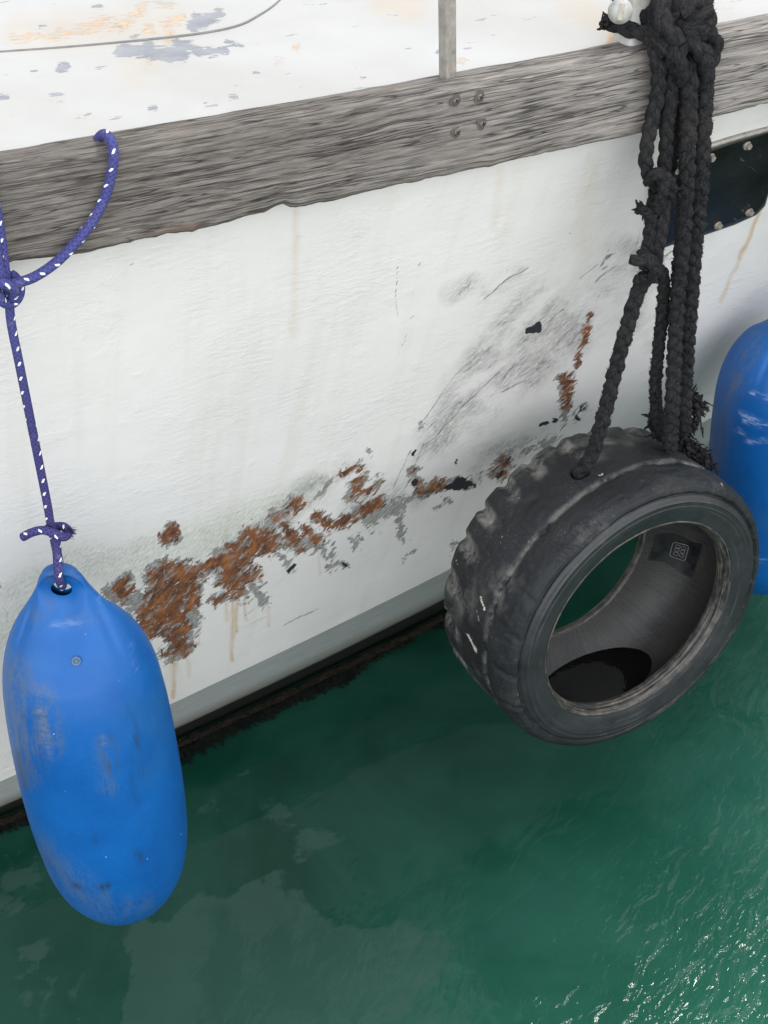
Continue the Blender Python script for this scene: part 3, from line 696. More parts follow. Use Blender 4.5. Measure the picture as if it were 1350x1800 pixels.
# plate outline as rows from left to right; right end slanting
n = 70; t = np.linspace(0, 1, n)
def lerp_poly(pts, t):
    pts = np.array(pts, float); L = np.concatenate([[0], np.cumsum(np.hypot(*np.diff(pts, axis=0).T))]); L /= L[-1]
    return np.stack([np.interp(t, L, pts[:, 0]), np.interp(t, L, pts[:, 1])], -1)
tp = lerp_poly([(1150, 345), (1152, 322), (1160, 302), (1180, 288), (1225, 268), (1290, 247), (1350, 231), (1362, 229)], t)
bt = lerp_poly([(1146, 430), (1146, 440), (1154, 441), (1180, 431), (1225, 418), (1290, 396), (1330, 378), (1345, 362), (1366, 290)], t)
rows = []; msk = []
for v, k in [(0, -.01), (0, .007), (.015, .0105)]+[(q, .0105) for q in np.linspace(.05, .95, 22)]+[(.985, .0105), (1, .007), (1, -.01)]:
    rows.append([hull_at(*(tp[i]*(1-v)+bt[i]*v), k) for i in range(n)]); msk.append(np.full(n, 1.0 if (v < .02 or v > .98) else 0))
Pp = np.array(rows); sst, _ = to_so(Pp)
plate = grid('black_plate', Pp, M['plate'], boat, np.stack([sst, Pp[..., 2], 0*sst], -1), {'mask': np.array(msk)}, flip=True)
# weld lip along the plate's upper edge
mb = MB()
def tube(mb, pts, r, sides=12, st0=0.0, mask=None, cap=True, ru=None, sub=None):
    pts = np.asarray(pts, float); n = len(pts)
    T = np.gradient(pts, axis=0); T /= np.linalg.norm(T, axis=1)[:, None]+1e-12
    up = np.array([.3, -.2, .93]); N0 = np.cross(T[0], up); N0 /= np.linalg.norm(N0)
    Ns = [N0]
    for i in range(1, n):
        v = Ns[-1]-T[i]*(Ns[-1] @ T[i]); Ns.append(v/(np.linalg.norm(v)+1e-12))
    Ns = np.array(Ns); Bs = np.cross(T, Ns)
    rr = np.broadcast_to(np.asarray(r, float).reshape(-1, 1) if np.ndim(r) == 1 else np.asarray(r, float), (n, sides))
    a = np.linspace(0, 2*math.pi, sides, endpoint=False)
    V = pts[:, None]+rr[..., None]*(np.cos(a)[None, :, None]*Ns[:, None]+np.sin(a)[None, :, None]*Bs[:, None])
    L = np.concatenate([[0], np.cumsum(np.linalg.norm(np.diff(pts, axis=0), axis=1))])
    st = np.stack(np.broadcast_arrays(L[:, None]+st0, (a/(2*math.pi))[None], 0.0), -1)
    mk = np.zeros((n, sides)) if mask is None else mask(L[:, None], (a/(2*math.pi))[None])+np.zeros((n, sides))
    V = V.reshape(-1, 3); F = grid_faces(n, sides, False, True)
    if cap:
        V = np.concatenate([V, [pts[0]-T[0]*rr[0, 0]*.5, pts[-1]+T[-1]*rr[-1, 0]*.5]])
        c0, c1 = n*sides, n*sides+1
        F = np.concatenate([F, [[(j+1) % sides, j, c0, c0] for j in range(0)] if False else np.array([[(j+1) % sides, j, c0, (j+2) % sides] for j in range(0, 0)]).reshape(0, 4).astype(int)])
        # caps as quads spanning two sides
        q0 = [[c0, (j+2) % sides, (j+1) % sides, j] for j in range(0, sides, 2)]
        o = (n-1)*sides
        q1 = [[c1, o+j, o+(j+1) % sides, o+(j+2) % sides] for j in range(0, sides, 2)]
        F = np.concatenate([F, q0, q1])
        st = np.concatenate([st.reshape(-1, 3), [[st0, 0, 0], [L[-1], 0, 0]]]); mk = np.concatenate([mk.ravel(), [0, 0]])
    mb.add(V, F, st.reshape(-1, 3), np.asarray(mk).ravel())
def smooth_path(ctrl, step):
    """Catmull-Rom through control points, resampled evenly"""
    c = np.asarray(ctrl, float); c = np.vstack([2*c[0]-c[1], c, 2*c[-1]-c[-2]]); out = []
    for i in range(1, len(c)-2):
        t = np.linspace(0, 1, 24, endpoint=False)[:, None]
        p0, p1, p2, p3 = c[i-1], c[i], c[i+1], c[i+2]
        out.append(.5*((2*p1)+(-p0+p2)*t+(2*p0-5*p1+4*p2-p3)*t**2+(-p0+3*p1-3*p2+p3)*t**3))
    out = np.vstack(out+[c[-2][None]]); L = np.concatenate([[0], np.cumsum(np.linalg.norm(np.diff(out, axis=0), axis=1))])
    n = max(4, int(L[-1]/step)); q = np.linspace(0, L[-1], n)
    return np.stack([np.interp(q, L, out[:, k]) for k in range(3)], -1)
lip = smooth_path([hull_at(x, y-3, .003) for x, y in [(1150, 305), (1180, 287), (1225, 267), (1290, 246), (1350, 230), (1362, 228)]], .01)
tube(mb, lip, .0055, 8); mb.build('plate_edge_bead', M['galv'], plate)
for x, y in ((1186, 299), (1249, 277), (1313, 256), (1262, 396), (1317, 373), (1200, 416), (1164, 322), (1158, 425)):
    c = hull_at(x, y, .0125)
    mb = MB(); V, F, e1, e2, nr = disc_mb(c, NV+np.array([0, 0, -.2]), .0078, .002, 24, .9); mb.add(V, F)
    V, F, *_x = disc_mb(c+NV*.004, NV+np.array([0, 0, -.2]), .0056, .0035, 6, .96); mb.add(V, F)
    b = mb.build('bolt', M['bolt'], plate, smooth=False)

# ------------------------------------------------------------------ stanchion (square galvanised post)
def deck_pt(x, y, h=0.0):
    """point h above the deck seen at x, y"""
    d = ray(x, y); t = 2.2
    for _ in range(20):
        P = CAM+t*d; s = to_so(P)[0]; t -= (P[2]-(Tz(s)-.006+h))/d[2]
    return CAM+t*d
base = deck_pt(787, 143); 
mb = MB(); e1 = DV*.0092; e2 = NV*.0092; hh = .80
prof = []
ang = np.linspace(0, 2*math.pi, 24, endpoint=False)
rrp = 1/np.maximum(np.abs(np.cos(ang)), np.abs(np.sin(ang)))**.8
ring = np.stack([np.cos(ang)*rrp, np.sin(ang)*rrp], -1)
zs_ = np.linspace(0, hh, 30)
V = base[None, None]+ring[None, :, 0, None]*e1+ring[None, :, 1, None]*e2+zs_[:, None, None]*np.array([0, 0, 1.0])+zs_[:, None, None]*DV*(.0)
mb.add(V.reshape(-1, 3), grid_faces(30, 24, False, True))
stn = mb.build('stanchion', M['galv'], boat, smooth=False)
mb = MB()
box_mb(mb, base+np.array([0, 0, .002]), DV*.020, NV*.013, np.array([0, 0, .003])); mb.build('foot_flange', M['white'], stn, smooth=False)

# ------------------------------------------------------------------ cleat post behind the rope
cb = deck_pt(1122, 84)-NV*.012; e_z = np.array([0, 0, 1.0])
mb = MB()
cy = np.linspace(0, 2*math.pi, 20, endpoint=False)
ringc = np.stack([np.sign(np.cos(cy))*np.abs(np.cos(cy))**.45, np.sign(np.sin(cy))*np.abs(np.sin(cy))**.45], -1)
zz = [0, .004, .008, .10, .103]; sc = [1.12, 1.08, 1.0, 1.0, .93]
V = np.array([[cb+sc[i]*(p[0]*DV*.019+p[1]*NV*.016)+e_z*zz[i] for p in ringc] for i in range(5)])
mb.add(V.reshape(-1, 3), grid_faces(5, 20, False, True))
box_mb(mb, cb+e_z*.098, DV*.016, NV*.013, e_z*.004)
post = mb.build('mooring_post', M['white'], boat)
pin_c = pr(1090, 20, -.012)
ax = -.72*DV+.70*NV*.9+np.array([0, 0, .25]); ax /= np.linalg.norm(ax)
mb = MB(); tube(mb, np.array([pin_c-ax*t for t in (.12, .08, .04, 0)]), .0095, 16); mb.build('cross_pin', M['white'], post)
mb = MB(); V, F, e1, e2, nr = disc_mb(pin_c, ax, .0175, .003, 32, .95, up=(.1, .1, 1)); mb.add(V, F)
dsk = mb.build('pin_washer', M['white'], post)
mb = MB(); box_mb(mb, pin_c+nr*.004+e1*.002, e1*.0035, e2*.011, nr*.003); mb.build('split_pin', M['bolt'], dsk, smooth=False)

# ------------------------------------------------------------------ cable on deck
mb = MB()
pth = smooth_path([deck_pt(x, y, .008) for x, y in ((-260, 112), (-120, 101), (0, 92), (120, 83), (260, 70), (360, 58), (420, 45), (455, 28), (485, 8), (515, -22), (545, -60))], .01)
tube(mb, pth, .0024, 10)
wire = mb.build('cable', M['wire']); tag(wire, 'thin grey cable running across the peeling white deck', 'cable')

# ------------------------------------------------------------------ braided rope
def frame_of(pts):
    T = np.gradient(pts, axis=0); T /= np.linalg.norm(T, axis=1)[:, None]
    return T
def braid(mb, ctrl, r, view=None, pitch=None, twist=0.0, rough=0.0, fuzz=1.0, step=.0032, seed=0, taper=None):
    """three-strand plait of overall half-width r along a path, with loose fibres"""
    g = np.random.default_rng(100+seed)
    P = smooth_path(ctrl, step); n = len(P); T = frame_of(P)
    L = np.concatenate([[0], np.cumsum(np.linalg.norm(np.diff(P, axis=0), axis=1))])
    pitch = pitch or r*6.6
    v = np.array([0, -.8, .6]) if view is None else np.asarray(view)
    Sd = np.cross(T, v); Sd /= np.linalg.norm(Sd, axis=1)[:, None]+1e-9; Up = np.cross(Sd, T)
    tw = twist*L; Sx = np.cos(tw)[:, None]*Sd+np.sin(tw)[:, None]*Up; Ux = -np.sin(tw)[:, None]*Sd+np.cos(tw)[:, None]*Up
    tp_ = np.ones(n) if taper is None else np.interp(L/L[-1], *zip(*taper))
    for k in range(3):
        ph = 2*math.pi*L/pitch+2*math.pi*k/3+seed
        a = .42*r*np.sin(ph)*tp_; b = .27*r*np.sin(2*ph)*tp_
        Q = P+a[:, None]*Sx+b[:, None]*Ux
        sides = 22
        th_ = np.arange(sides)/sides
        rr = .60*r*tp_[:, None]*(1+.12*(fbm(L[:, None]*170+k*7, th_[None]*3+seed, 3+seed, 3)-.5)*2 + .17*np.abs(np.sin(math.pi*(th_[None]*5+L[:, None]*95)))-.09)
        if rough: rr = rr*(1+rough*(fbm(L[:, None]*260+k*3, th_[None]*6+seed*3, 11+k, 4)-.45)*2.4)
        tube(mb, Q, rr, sides, st0=k*3.0+seed)
    nf = int(L[-1]/.001*3.2*fuzz)
    idx = g.integers(0, n, nf); ang = g.uniform(0, 2*math.pi, nf)
    rad = np.cos(ang)[:, None]*Sx[idx]+np.sin(ang)[:, None]*Ux[idx]
    ell = r*.92*tp_[idx]*np.sqrt((np.cos(ang)*1.0)**2+(np.sin(ang)*.80)**2)
    c = P[idx]+rad*ell[:, None]*g.uniform(.75, 1.0, (nf, 1))
    d = rad*g.uniform(.2, 1, (nf, 1))+T[idx]*g.normal(0, .9, (nf, 1))+g.normal(0, .3, (nf, 3)); d /= np.linalg.norm(d, axis=1)[:, None]
    ln = g.uniform(.0015, .0048, (nf, 1))*(1+rough*.9)
    sd = np.cross(d, g.normal(0, 1, (nf, 3))); sd /= np.linalg.norm(sd, axis=1)[:, None]; wq = .00042*(1+rough)
    c2 = c+d*ln*.5+g.normal(0, .0005, (nf, 3)); c3 = c+d*ln
    V = np.stack([c-sd*wq, c+sd*wq, c2+sd*wq*.8, c2-sd*wq*.8, c3+sd*wq*.3, c3-sd*wq*.3], 1).reshape(-1, 3)
    b0 = np.arange(nf)[:, None]*6
    F = np.concatenate([b0+np.array([[0, 1, 2, 3]]), b0+np.array([[3, 2, 4, 5]])])
    mb.add(V, F)
def shag(mb, c, spread, nn, ln, seed, dirn=(0, 0, -1)):
    """clotted, frayed fibre lumps round a point"""
    g = np.random.default_rng(seed)
    for i in range(nn):
        p = np.asarray(c)+g.normal(0, 1, 3)*spread
        d = np.asarray(dirn)+g.normal(0, .6, 3); d /= np.linalg.norm(d)
        L = ln*g.uniform(.5, 1.2)
        Q = np.array([p+d*L*t+g.normal(0, .15, 3)*L*.25*t for t in np.linspace(0, 1, 7)])
        th_ = np.arange(8)/8
        rr = np.linspace(1, .22, 7)[:, None]*g.uniform(.0022, .0052)*(1+.9*(vn(np.arange(7)[:, None]*1.7+i, th_[None]*5+i, i)-.5))
        tube(mb, Q, rr, 8)
RB = .0119
kp = lambda pts: [pr(x, y, k) for x, y, k in pts]

ropeA = empty('knotted_rope', tuple(pr(1160, 90, .02)))
tag(ropeA, 'black plaited rope with two knots, its end threaded into the hole in the tyre', 'rope')
bpy.context.view_layer.update()
mb = MB(); braid(mb, kp([(1165, 40, -.02), (1150, 66, .0), (1152, 92, .022), (1158, 120, .026), (1156, 165, .024), (1147, 205, .022), (1139, 245, .020), (1135, 285, .018), (1144, 312, .016), (1162, 332, .02)]), RB*.95, seed=1)
mb.build('strand', M['rope'], ropeA)
mb = MB(); braid(mb, kp([(1180, 50, -.015), (1176, 78, .01), (1181, 110, .022), (1177, 170, .02), (1172, 230, .016), (1169, 285, .012), (1158, 330, .012)]), RB*.95, seed=2)
mb.build('strand', M['rope'], ropeA)
mb = MB(); braid(mb, kp([(1206, 160, .006), (1200, 200, .006), (1191, 240, .004), (1181, 285, .0), (1172, 325, .002)]), RB*.8, seed=3)
mb.build('strand', M['rope'], ropeA)
mb = MB()   # upper knot
braid(mb, kp([(1140, 322, .02), (1152, 305, .045), (1172, 312, .05), (1180, 332, .035), (1165, 348, .03), (1145, 342, .02)]), RB*.72, seed=4, rough=.2)
braid(mb, kp([(1150, 300, .02), (1168, 325, .055), (1160, 352, .045), (1148, 372, .03)]), RB*.72, seed=5, rough=.2)
shag(mb, pr(1180, 335, .03), .006, 26, .022, 5, (.6, 0, -.2))
mb.build('knot', M['rope'], ropeA)
mb = MB(); braid(mb, kp([(1152, 335, .02), (1146, 375, .022), (1141, 420, .02), (1134, 470, .016)]), RB*.88, seed=6, rough=.15)
mb.build('strand', M['rope'], ropeA)
mb = MB(); braid(mb, kp([(1168, 335, .012), (1166, 375, .030), (1160, 420, .028), (1150, 475, .018)]), RB*.88, seed=7, rough=.15)
mb.build('strand', M['rope'], ropeA)
mb = MB(); braid(mb, kp([(1150, 385, .03), (1137, 374, .035), (1127, 366, .035)]), RB*.6, seed=8, rough=.5)
shag(mb, pr(1127, 368, .034), .003, 18, .014, 9, (-.6, 0, .1)); mb.build('frayed_tail', M['rope'], ropeA)
mb = MB()   # lower knot with cut rope end
braid(mb, kp([(1158, 462, .015), (1140, 456, .04), (1122, 458, .048), (1108, 456, .042)]), RB*.80, seed=9, taper=[(0, 1), (.8, 1), (1, .85)])
braid(mb, kp([(1128, 440, .02), (1140, 458, .05), (1152, 476, .045), (1142, 490, .03), (1128, 482, .02)]), RB*.75, seed=10)
shag(mb, pr(1143, 488, .03), .004, 14, .012, 19, (0, 0, -1))
mb.build('knot', M['rope'], ropeA)

# tyre placement (needed for rope ends)
TN = np.array([.487, -.873, .007]); TN /= np.linalg.norm(TN)      # axis, towards the viewer
TC = CAM+2.845*ray(1124, 1090.6)                                   # centre of the near face
TR, TW, TB = .295, .243, .2115
tu = np.cross([0, 0, 1.0], TN); tu /= np.linalg.norm(tu); tv = np.cross(TN, tu)   # tv ~ up
def tyre_pt(a, rad, w): return TC+rad*(math.cos(a)*tu+math.sin(a)*tv)-TN*w
def tyre_hit(x, y):
    """ray against the tread cylinder"""
    d = ray(x, y); o = CAM-TC
    a_ = d-TN*(d @ TN); b_ = o-TN*(o @ TN)
    A, B, Cc = a_ @ a_, 2*a_ @ b_, b_ @ b_-TR**2
    t = (-B-math.sqrt(B*B-4*A*Cc))/(2*A); P = CAM+t*d; q = P-TC
    return math.atan2(q @ tv, q @ tu), -(q @ TN), P
ha, hw, hP = tyre_hit(1019, 832)
hin = tyre_pt(ha, TR-.03, hw)
def between(p, q, pxs):
    """points seen at the given photo positions on the way from p to q, depth running evenly"""
    dp = (p-CAM) @ _f; dq = (q-CAM) @ _f; n = len(pxs)+1
    return [p]+[CAM+(dp+(dq-dp)*(i+1)/n)*ray(x, y) for i, (x, y) in enumerate(pxs)]+[q]
k2 = pr(1133, 482, .018)
mb = MB(); braid(mb, between(k2, hP+.6*(hin-hP)*.2, [(1116, 530), (1101, 580), (1087, 630), (1072, 690), (1056, 750), (1042, 795)])+[hin+.01*(hin-hP)], RB*1.08, seed=11, rough=.3, fuzz=1.6)
mb.build('strand', M['rope'], ropeA)
k3 = pr(1145, 480, .02); end3 = tyre_pt(math.pi/2-.28, TR+.012, .16)
_, _, e3 = tyre_hit(1166, 790)
tip3 = CAM+((e3-CAM) @ _f+.02)*ray(1166, 768)
mb = MB(); braid(mb, between(k3, tip3, [(1158, 474), (1167, 496), (1165, 545), (1159, 600), (1154, 650), (1152, 690), (1155, 725), (1160, 750)]), RB*.88, seed=12, rough=.45, fuzz=2.2)
P4 = CAM+((e3-CAM) @ _f)*ray(1156, 735)
shag(mb, P4, .008, 40, .02, 33); shag(mb, CAM+((e3-CAM) @ _f)*ray(1158, 755), .006, 24, .018, 34)
mb.build('strand', M['rope'], ropeA)

ropeB = empty('doubled_rope', tuple(pr(1225, 90, .02)))
tag(ropeB, 'shaggy doubled black rope hanging between the knotted rope and the black plate', 'rope')
bpy.context.view_layer.update()
_, _, eB = tyre_hit(1176, 800)
topB1 = kp([(1205, 60, -.01), (1207, 90, .018), (1212, 125, .034), (1211, 200, .034), (1207, 300, .032)])
dB = (eB-CAM) @ _f
mb = MB(); braid(mb, topB1+between(topB1[-1], CAM+(dB)*ray(1177, 788), [(1204, 360), (1199, 430), (1193, 500), (1188, 570), (1185, 640), (1182, 710), (1179, 755)])[1:], RB*1.08, seed=13, rough=.33, fuzz=2.2)
mb.build('strand', M['rope'], ropeB)
topB2 = kp([(1232, 60, -.01), (1238, 90, .018), (1241, 125, .028), (1238, 200, .028), (1233, 300, .026)])
mb = MB(); braid(mb, topB2+between(topB2[-1], CAM+(dB+.03)*ray(1204, 755), [(1227, 370), (1221, 440), (1215, 520), (1210, 590), (1206, 650), (1203, 710)])[1:], RB*1.05, seed=14, rough=.36, fuzz=2.4)
shag(mb, CAM+(dB+.03)*ray(1206, 740), .010, 46, .022, 41)
mb.build('strand', M['rope'], ropeB)
mb = MB()
Pf = lambda x, y, dd=0.0: CAM+(dB+.02+dd)*ray(x, y)
braid(mb, [Pf(1203, 690), Pf(1214, 700), Pf(1228, 712), Pf(1244, 719)], RB*.75, seed=15, rough=.7, fuzz=4, taper=[(0, 1.3), (1, .25)])
shag(mb, Pf(1216, 710), .010, 50, .030, 42, (.8, .2, -.5)); shag(mb, Pf(1222, 722), .005, 18, .018, 43, (.9, .2, 0)); shag(mb, Pf(1216, 745), .005, 16, .016, 44, (.3, 0, -.8))
mb.build('frayed_tail', M['rope'], ropeB)
mb = MB()
braid(mb, [Pf(1186, 745, .05), Pf(1200, 775, .08), Pf(1220, 797, .11), Pf(1241, 822, .13)], RB*1.25, seed=16, rough=.5, fuzz=3.0)
for q, sd_ in (((1205, 785), 51), ((1225, 800), 52), ((1238, 812), 53), ((1192, 770), 54)):
    shag(mb, CAM+(dB+.08)*ray(*q), .012, 26, .02, sd_, (.4, 0, -.5))
mb.build('tail', M['rope'], ropeB)
# the bundle of turns on the rail
ropeC = empty('rope_lashing', tuple(pr(1200, 60, 0)))
tag(ropeC, 'thick tangle of black rope turns lashed over the timber rail and white post', 'rope')
bpy.context.view_layer.update()
turns = [([(1066, 36, -.035), (1088, 46, -.03), (1115, 54, -.02), (1145, 62, .0), (1165, 78, .02)], .9, 20),
         ([(1085, -6, -.07), (1105, 8, -.045), (1130, 22, -.03), (1150, 40, -.01), (1160, 66, .02), (1172, 95, .035)], 1.05, 21),
         ([(1120, -25, -.08), (1140, 5, -.04), (1160, 30, -.01), (1185, 62, .025), (1182, 92, .04)], 1.05, 22),
         ([(1196, -25, -.03), (1190, 20, .0), (1186, 55, .03), (1192, 90, .05), (1196, 118, .045), (1200, 150, .02)], 1.0, 23),
         ([(1172, -20, -.02), (1164, 15, .02), (1170, 45, .04), (1196, 75, .05)], 1.0, 24),
         ([(1200, 42, .02), (1222, 30, .045), (1240, 12, .035), (1236, -6, .01), (1215, -8, -.01)], .95, 25),
         ([(1196, 20, .04), (1212, 5, .045), (1232, 2, .03), (1245, 22, .02), (1240, 45, .03), (1215, 52, .045), (1195, 45, .03)], .95, 26),
         ([(1205, 62, .02), (1225, 60, .03), (1246, 58, .02), (1258, 76, .01), (1254, 98, .012), (1244, 112, .02)], .9, 27),
         ([(1190, 70, .03), (1210, 72, .045), (1228, 86, .05), (1240, 112, .045), (1241, 140, .034)], 1.0, 28),
         ([(1150, -10, -.05), (1175, -14, -.03), (1210, -20, -.02), (1240, -15, -.03)], 1.0, 29),
         ([(1142, 70, .0), (1160, 74, .03), (1178, 90, .04), (1186, 120, .035)], .9, 30)]
for ct, sc_, sd_ in turns:
    mb = MB(); braid(mb, kp(ct), RB*1.12*sc_, seed=sd_, rough=.05, fuzz=.9, twist=6)
    if sd_ == 20: shag(mb, pr(1067, 37, -.03), .004, 14, .01, 61, (-.8, 0, 0))
    mb.build('turn', M['rope'], ropeC)

# ------------------------------------------------------------------ tyre
tyre = empty('tyre', tuple(TC-TN*TW/2))
tag(tyre, 'worn black tyre hung on ropes against the hull as a fender', 'tyre')
bpy.context.view_layer.update()
NA = 900
def revolve(name, prof, mat, disp=None, closed=False, parent=None, attrs=None, na=NA):
    prof = np.array(prof, float); a = np.linspace(0, 2*math.pi, na, endpoint=False)
    L = np.concatenate([[0], np.cumsum(np.hypot(*np.diff(prof, axis=0).T))])
    AA, LL = np.meshgrid(a, L, indexing='ij')
    rad = np.broadcast_to(prof[:, 0], AA.shape).copy(); wz = np.broadcast_to(prof[:, 1], AA.shape).copy()
    if disp is not None: rad, wz = disp(AA, rad, wz)
    P = TC+rad[..., None]*(np.cos(AA)[..., None]*tu+np.sin(AA)[..., None]*tv)-wz[..., None]*TN
    at = attrs(AA, rad, wz, P) if attrs else None
    return grid(name, P, mat, parent or tyre, np.stack([AA, LL, 0*AA], -1), at, wu=True, flip=True)
def dense(pts, k, sm=0):
    pts = np.array(pts, float); L = np.concatenate([[0], np.cumsum(np.hypot(*np.diff(pts, axis=0).T))])
    q = np.linspace(0, L[-1], k); o = np.stack([np.interp(q, L, pts[:, 0]), np.interp(q, L, pts[:, 1])], -1)
    for _ in range(sm): o[1:-1] = .25*o[:-2]+.5*o[1:-1]+.25*o[2:]
    return o
sh = .025
tread = dense([(TR-.027, -.0015), (TR-.021, -.0045), (TR-.012, -.001), (TR-.006, .009), (TR-.001, .024), (TR+.001, .05), (TR+.002, .10), (TR+.001, .15), (TR-.002, TW-.03), (TR-.012, TW-.012), (TR-.03, TW), (TR-.05, TW+.004)], 110)
def tdisp(a, r, w):
    t = np.clip(w/TW, 0, 1)
    # worn blocks along the far shoulder
    per = 25
    ph = a*per/(2*math.pi)+.25*np.sin(a*3)+w*2.0
    saw = np.abs(((ph) % 1)-.5)*2
    notch = np.clip((saw-.55)*3, 0, 1)**1.3*(.55+.9*fbm(a*4, 0*a, 71))
    far = np.clip((t-.62)*4, 0, 1)
    r = r-.010*notch*far
    # weaker blocks by the near shoulder
    saw2 = np.abs(((ph+.5) % 1)-.5)*2; near = np.clip((.22-t)*6, 0, 1)*np.clip(fbm(a*2, w*3, 5)*2-.55, 0, 1)
    r = r-.007*np.clip((saw2-.75)*5, 0, 1)*near
    # circumferential step between shoulder band and tread
    r = r-.0045*np.exp(-((t-.30)/.025)**2) + .0035*np.clip((.27-t)*12, 0, 1)
    ed_ = np.clip((w+.005)/.018, 0, 1)
    r = r+ed_*(.005*(fbm(a*7, w*26, 8)-.5)+.0025*(fbm(a*26, w*90, 18)-.5)) - .012*np.clip(fbm(a*4.2, w*22, 28)-.66, 0, 1)*2
    # pull the rubber in round the lashing hole
    da = np.angle(np.exp(1j*(a-ha)))*TR; dd = np.hypot(da, w-hw)
    r = r-.045*np.clip((.0165-dd)/.004, 0, 1) + .001*np.exp(-((dd-.019)/.004)**2)
    return r, w+ed_*.004*(fbm(a*9, w*20, 2)-.5)
def tattr(a, r, w, P):
    x, y = proj(P); t = w/TW
    band = np.exp(-((t-.36)/.05)**2)*.9+np.clip((t-.55)*3, 0, 1)*.85+.15
    sc = capfield(x, y, [(1052, 835, 1070, 832, 3), (882, 940, 880, 955, 3), (845, 1050, 852, 1072, 4), (838, 1070, 842, 1095, 3), (822, 1115, 838, 1145, 4), (875, 960, 884, 945, 2), (1268, 850, 1272, 858, 3), (800, 980, 806, 1000, 2), (905, 880, 915, 872, 2), (960, 920, 990, 893, 1), (835, 1000, 842, 985, 1.5), (1130, 832, 1180, 822, .8), (865, 1110, 872, 1130, 1), (1000, 845, 1012, 850, 1), (893, 1020, 900, 1003, .8),
                         (1010, 865, 1050, 845, 1), (940, 905, 1000, 868, .6), (850, 1085, 858, 1060, 2), (870, 1000, 900, 955, .5), (1075, 850, 1130, 830, .8)], 5)
    per = 25; ph = a*per/(2*math.pi)+.25*np.sin(a*3)+w*2.0; saw = np.abs(((ph) % 1)-.5)*2
    band = .12+.5*np.exp(-((t-.30)/.03)**2)+np.clip((saw-.35)*2.2, 0, 1)*np.clip((t-.60)*4, 0, 1)*1.1
    band = band+.35*np.clip(fbm(a*3, w*14, 66)*3-1.4, 0, 1)
    ln_ = -.55+1.0*np.exp(-((t-.315+.02*(fbm(a*5, 0*a, 8)-.5))/.010)**2)*np.clip(fbm(a*6, 0*a, 4)*4-1.2, 0, 1)
    return {'mask': band, 'scrape': np.clip(np.maximum(sc, ln_-.25), -2, 1)}
revolve('tread', tread, M['tread'], tdisp, attrs=tattr)
side = dense([(TR-.020, -.0045), (TR-.0225, .000), (TR-.0245, -.0005), (TR-.027, -.005), (TR-.037, -.010), (TR-.052, -.0105), (TB+.012, -.006), (TB+.004, -.003)], 60, 3)
def sdisp(a, r, w):
    q = r-(TR-.036); w = w-.0016*np.exp(-(q/.0012)**2)-.0012*np.exp(-((r-(TR-.046))/.001)**2)
    return r+.0006*np.sin(a*5), w+.0015*(fbm(a*6, r*60, 3)-.5)
revolve('sidewall', side, M['side'], sdisp)
bead = dense([(TB+.004, -.0032), (TB+.001, -.0045), (TB-.002, .000), (TB-.0055, .006), (TB-.004, .010), (TB-.007, .014), (TB-.008, .022), (TB-.005, .029), (TB+.003, .032)], 50)
revolve('bead', bead, M['bead'])
linr = dense([(TB+.002, .031), (TB+.014, .034), (TB+.032, .045), (TB+.050, .075), (TB+.058, .115), (TB+.048, .15), (TB+.022, .183), (TB-.012, .202), (TB-.031, .209)], 80, 60)
revolve('inner_liner', linr, M['liner'], lambda a, r, w: (r+.0018*(fbm(a*10, w*30, 4)-.5), w))
bead2 = dense([(TB-.031, .209), (TB-.036, .213), (TB-.035, .224), (TB-.025, .231), (TB, .235), (TR-.05, TW+.010), (TR-.048, TW+.003)], 40)
revolve('bead', bead2, M['bead'])
# repair patch on the liner: rounded tab with window-like marks
def liner_pt(a, w, lift=.002):
    q = np.interp(w, linr[:, 1], linr[:, 0]); return tyre_pt(a, q-lift, w)
def liner_hit(x, y):
    best = None; d = ray(x, y)
    for t in np.linspace(2.5, 3.6, 2200):
        P = CAM+t*d; q = P-TC; w_ = -(q @ TN)
        if w_ < .032 or w_ > TW-.05: continue
        r_ = np.linalg.norm(q+TN*w_)
        if r_ > np.interp(w_, linr[:, 1], linr[:, 0]): return math.atan2(q @ tv, q @ tu), w_
    return None
hit = liner_hit(1198, 968)
if hit is None: hit = (1.0, .1)
pa, pw = hit
na_, nw_ = 40, 24
aa = np.linspace(-.17, .13, na_); ww = np.linspace(-.034, .034, nw_)
Pq = np.array([[liner_pt(pa+i+.02*math.sin(j*90), pw+j, .0022) for j in ww] for i in aa])
ptch = grid('repair_patch', Pq, M['patch'], tyre)
mb = MB()
def pl(u, v): return liner_pt(pa+u/.26, pw+v, .0045)
def rr_path(cx, cy, hx, hy, rc, n=6):
    o = []
    for sx, sy, a0 in ((1, 1, 0), (-1, 1, 90), (-1, -1, 180), (1, -1, 270)):
        for k in range(n+1):
            t_ = R(a0+90*k/n); o.append((cx+sx*(hx-rc)+rc*math.cos(t_), cy+sy*(hy-rc)+rc*math.sin(t_)))
    o.append(o[0]); return o
tube(mb, [pl(u, v) for u, v in rr_path(0, 0, .019, .0125, .005)], .0011, 6, cap=False)
for cx in (-.009, .001, .010):
    for cy in (-.0045, .0045):
        tube(mb, [pl(u, v) for u, v in rr_path(cx, cy, .0036, .0032, .001, 2)], .0008, 6, cap=False)
mb.build('patch_marking', M['patchline'], ptch)
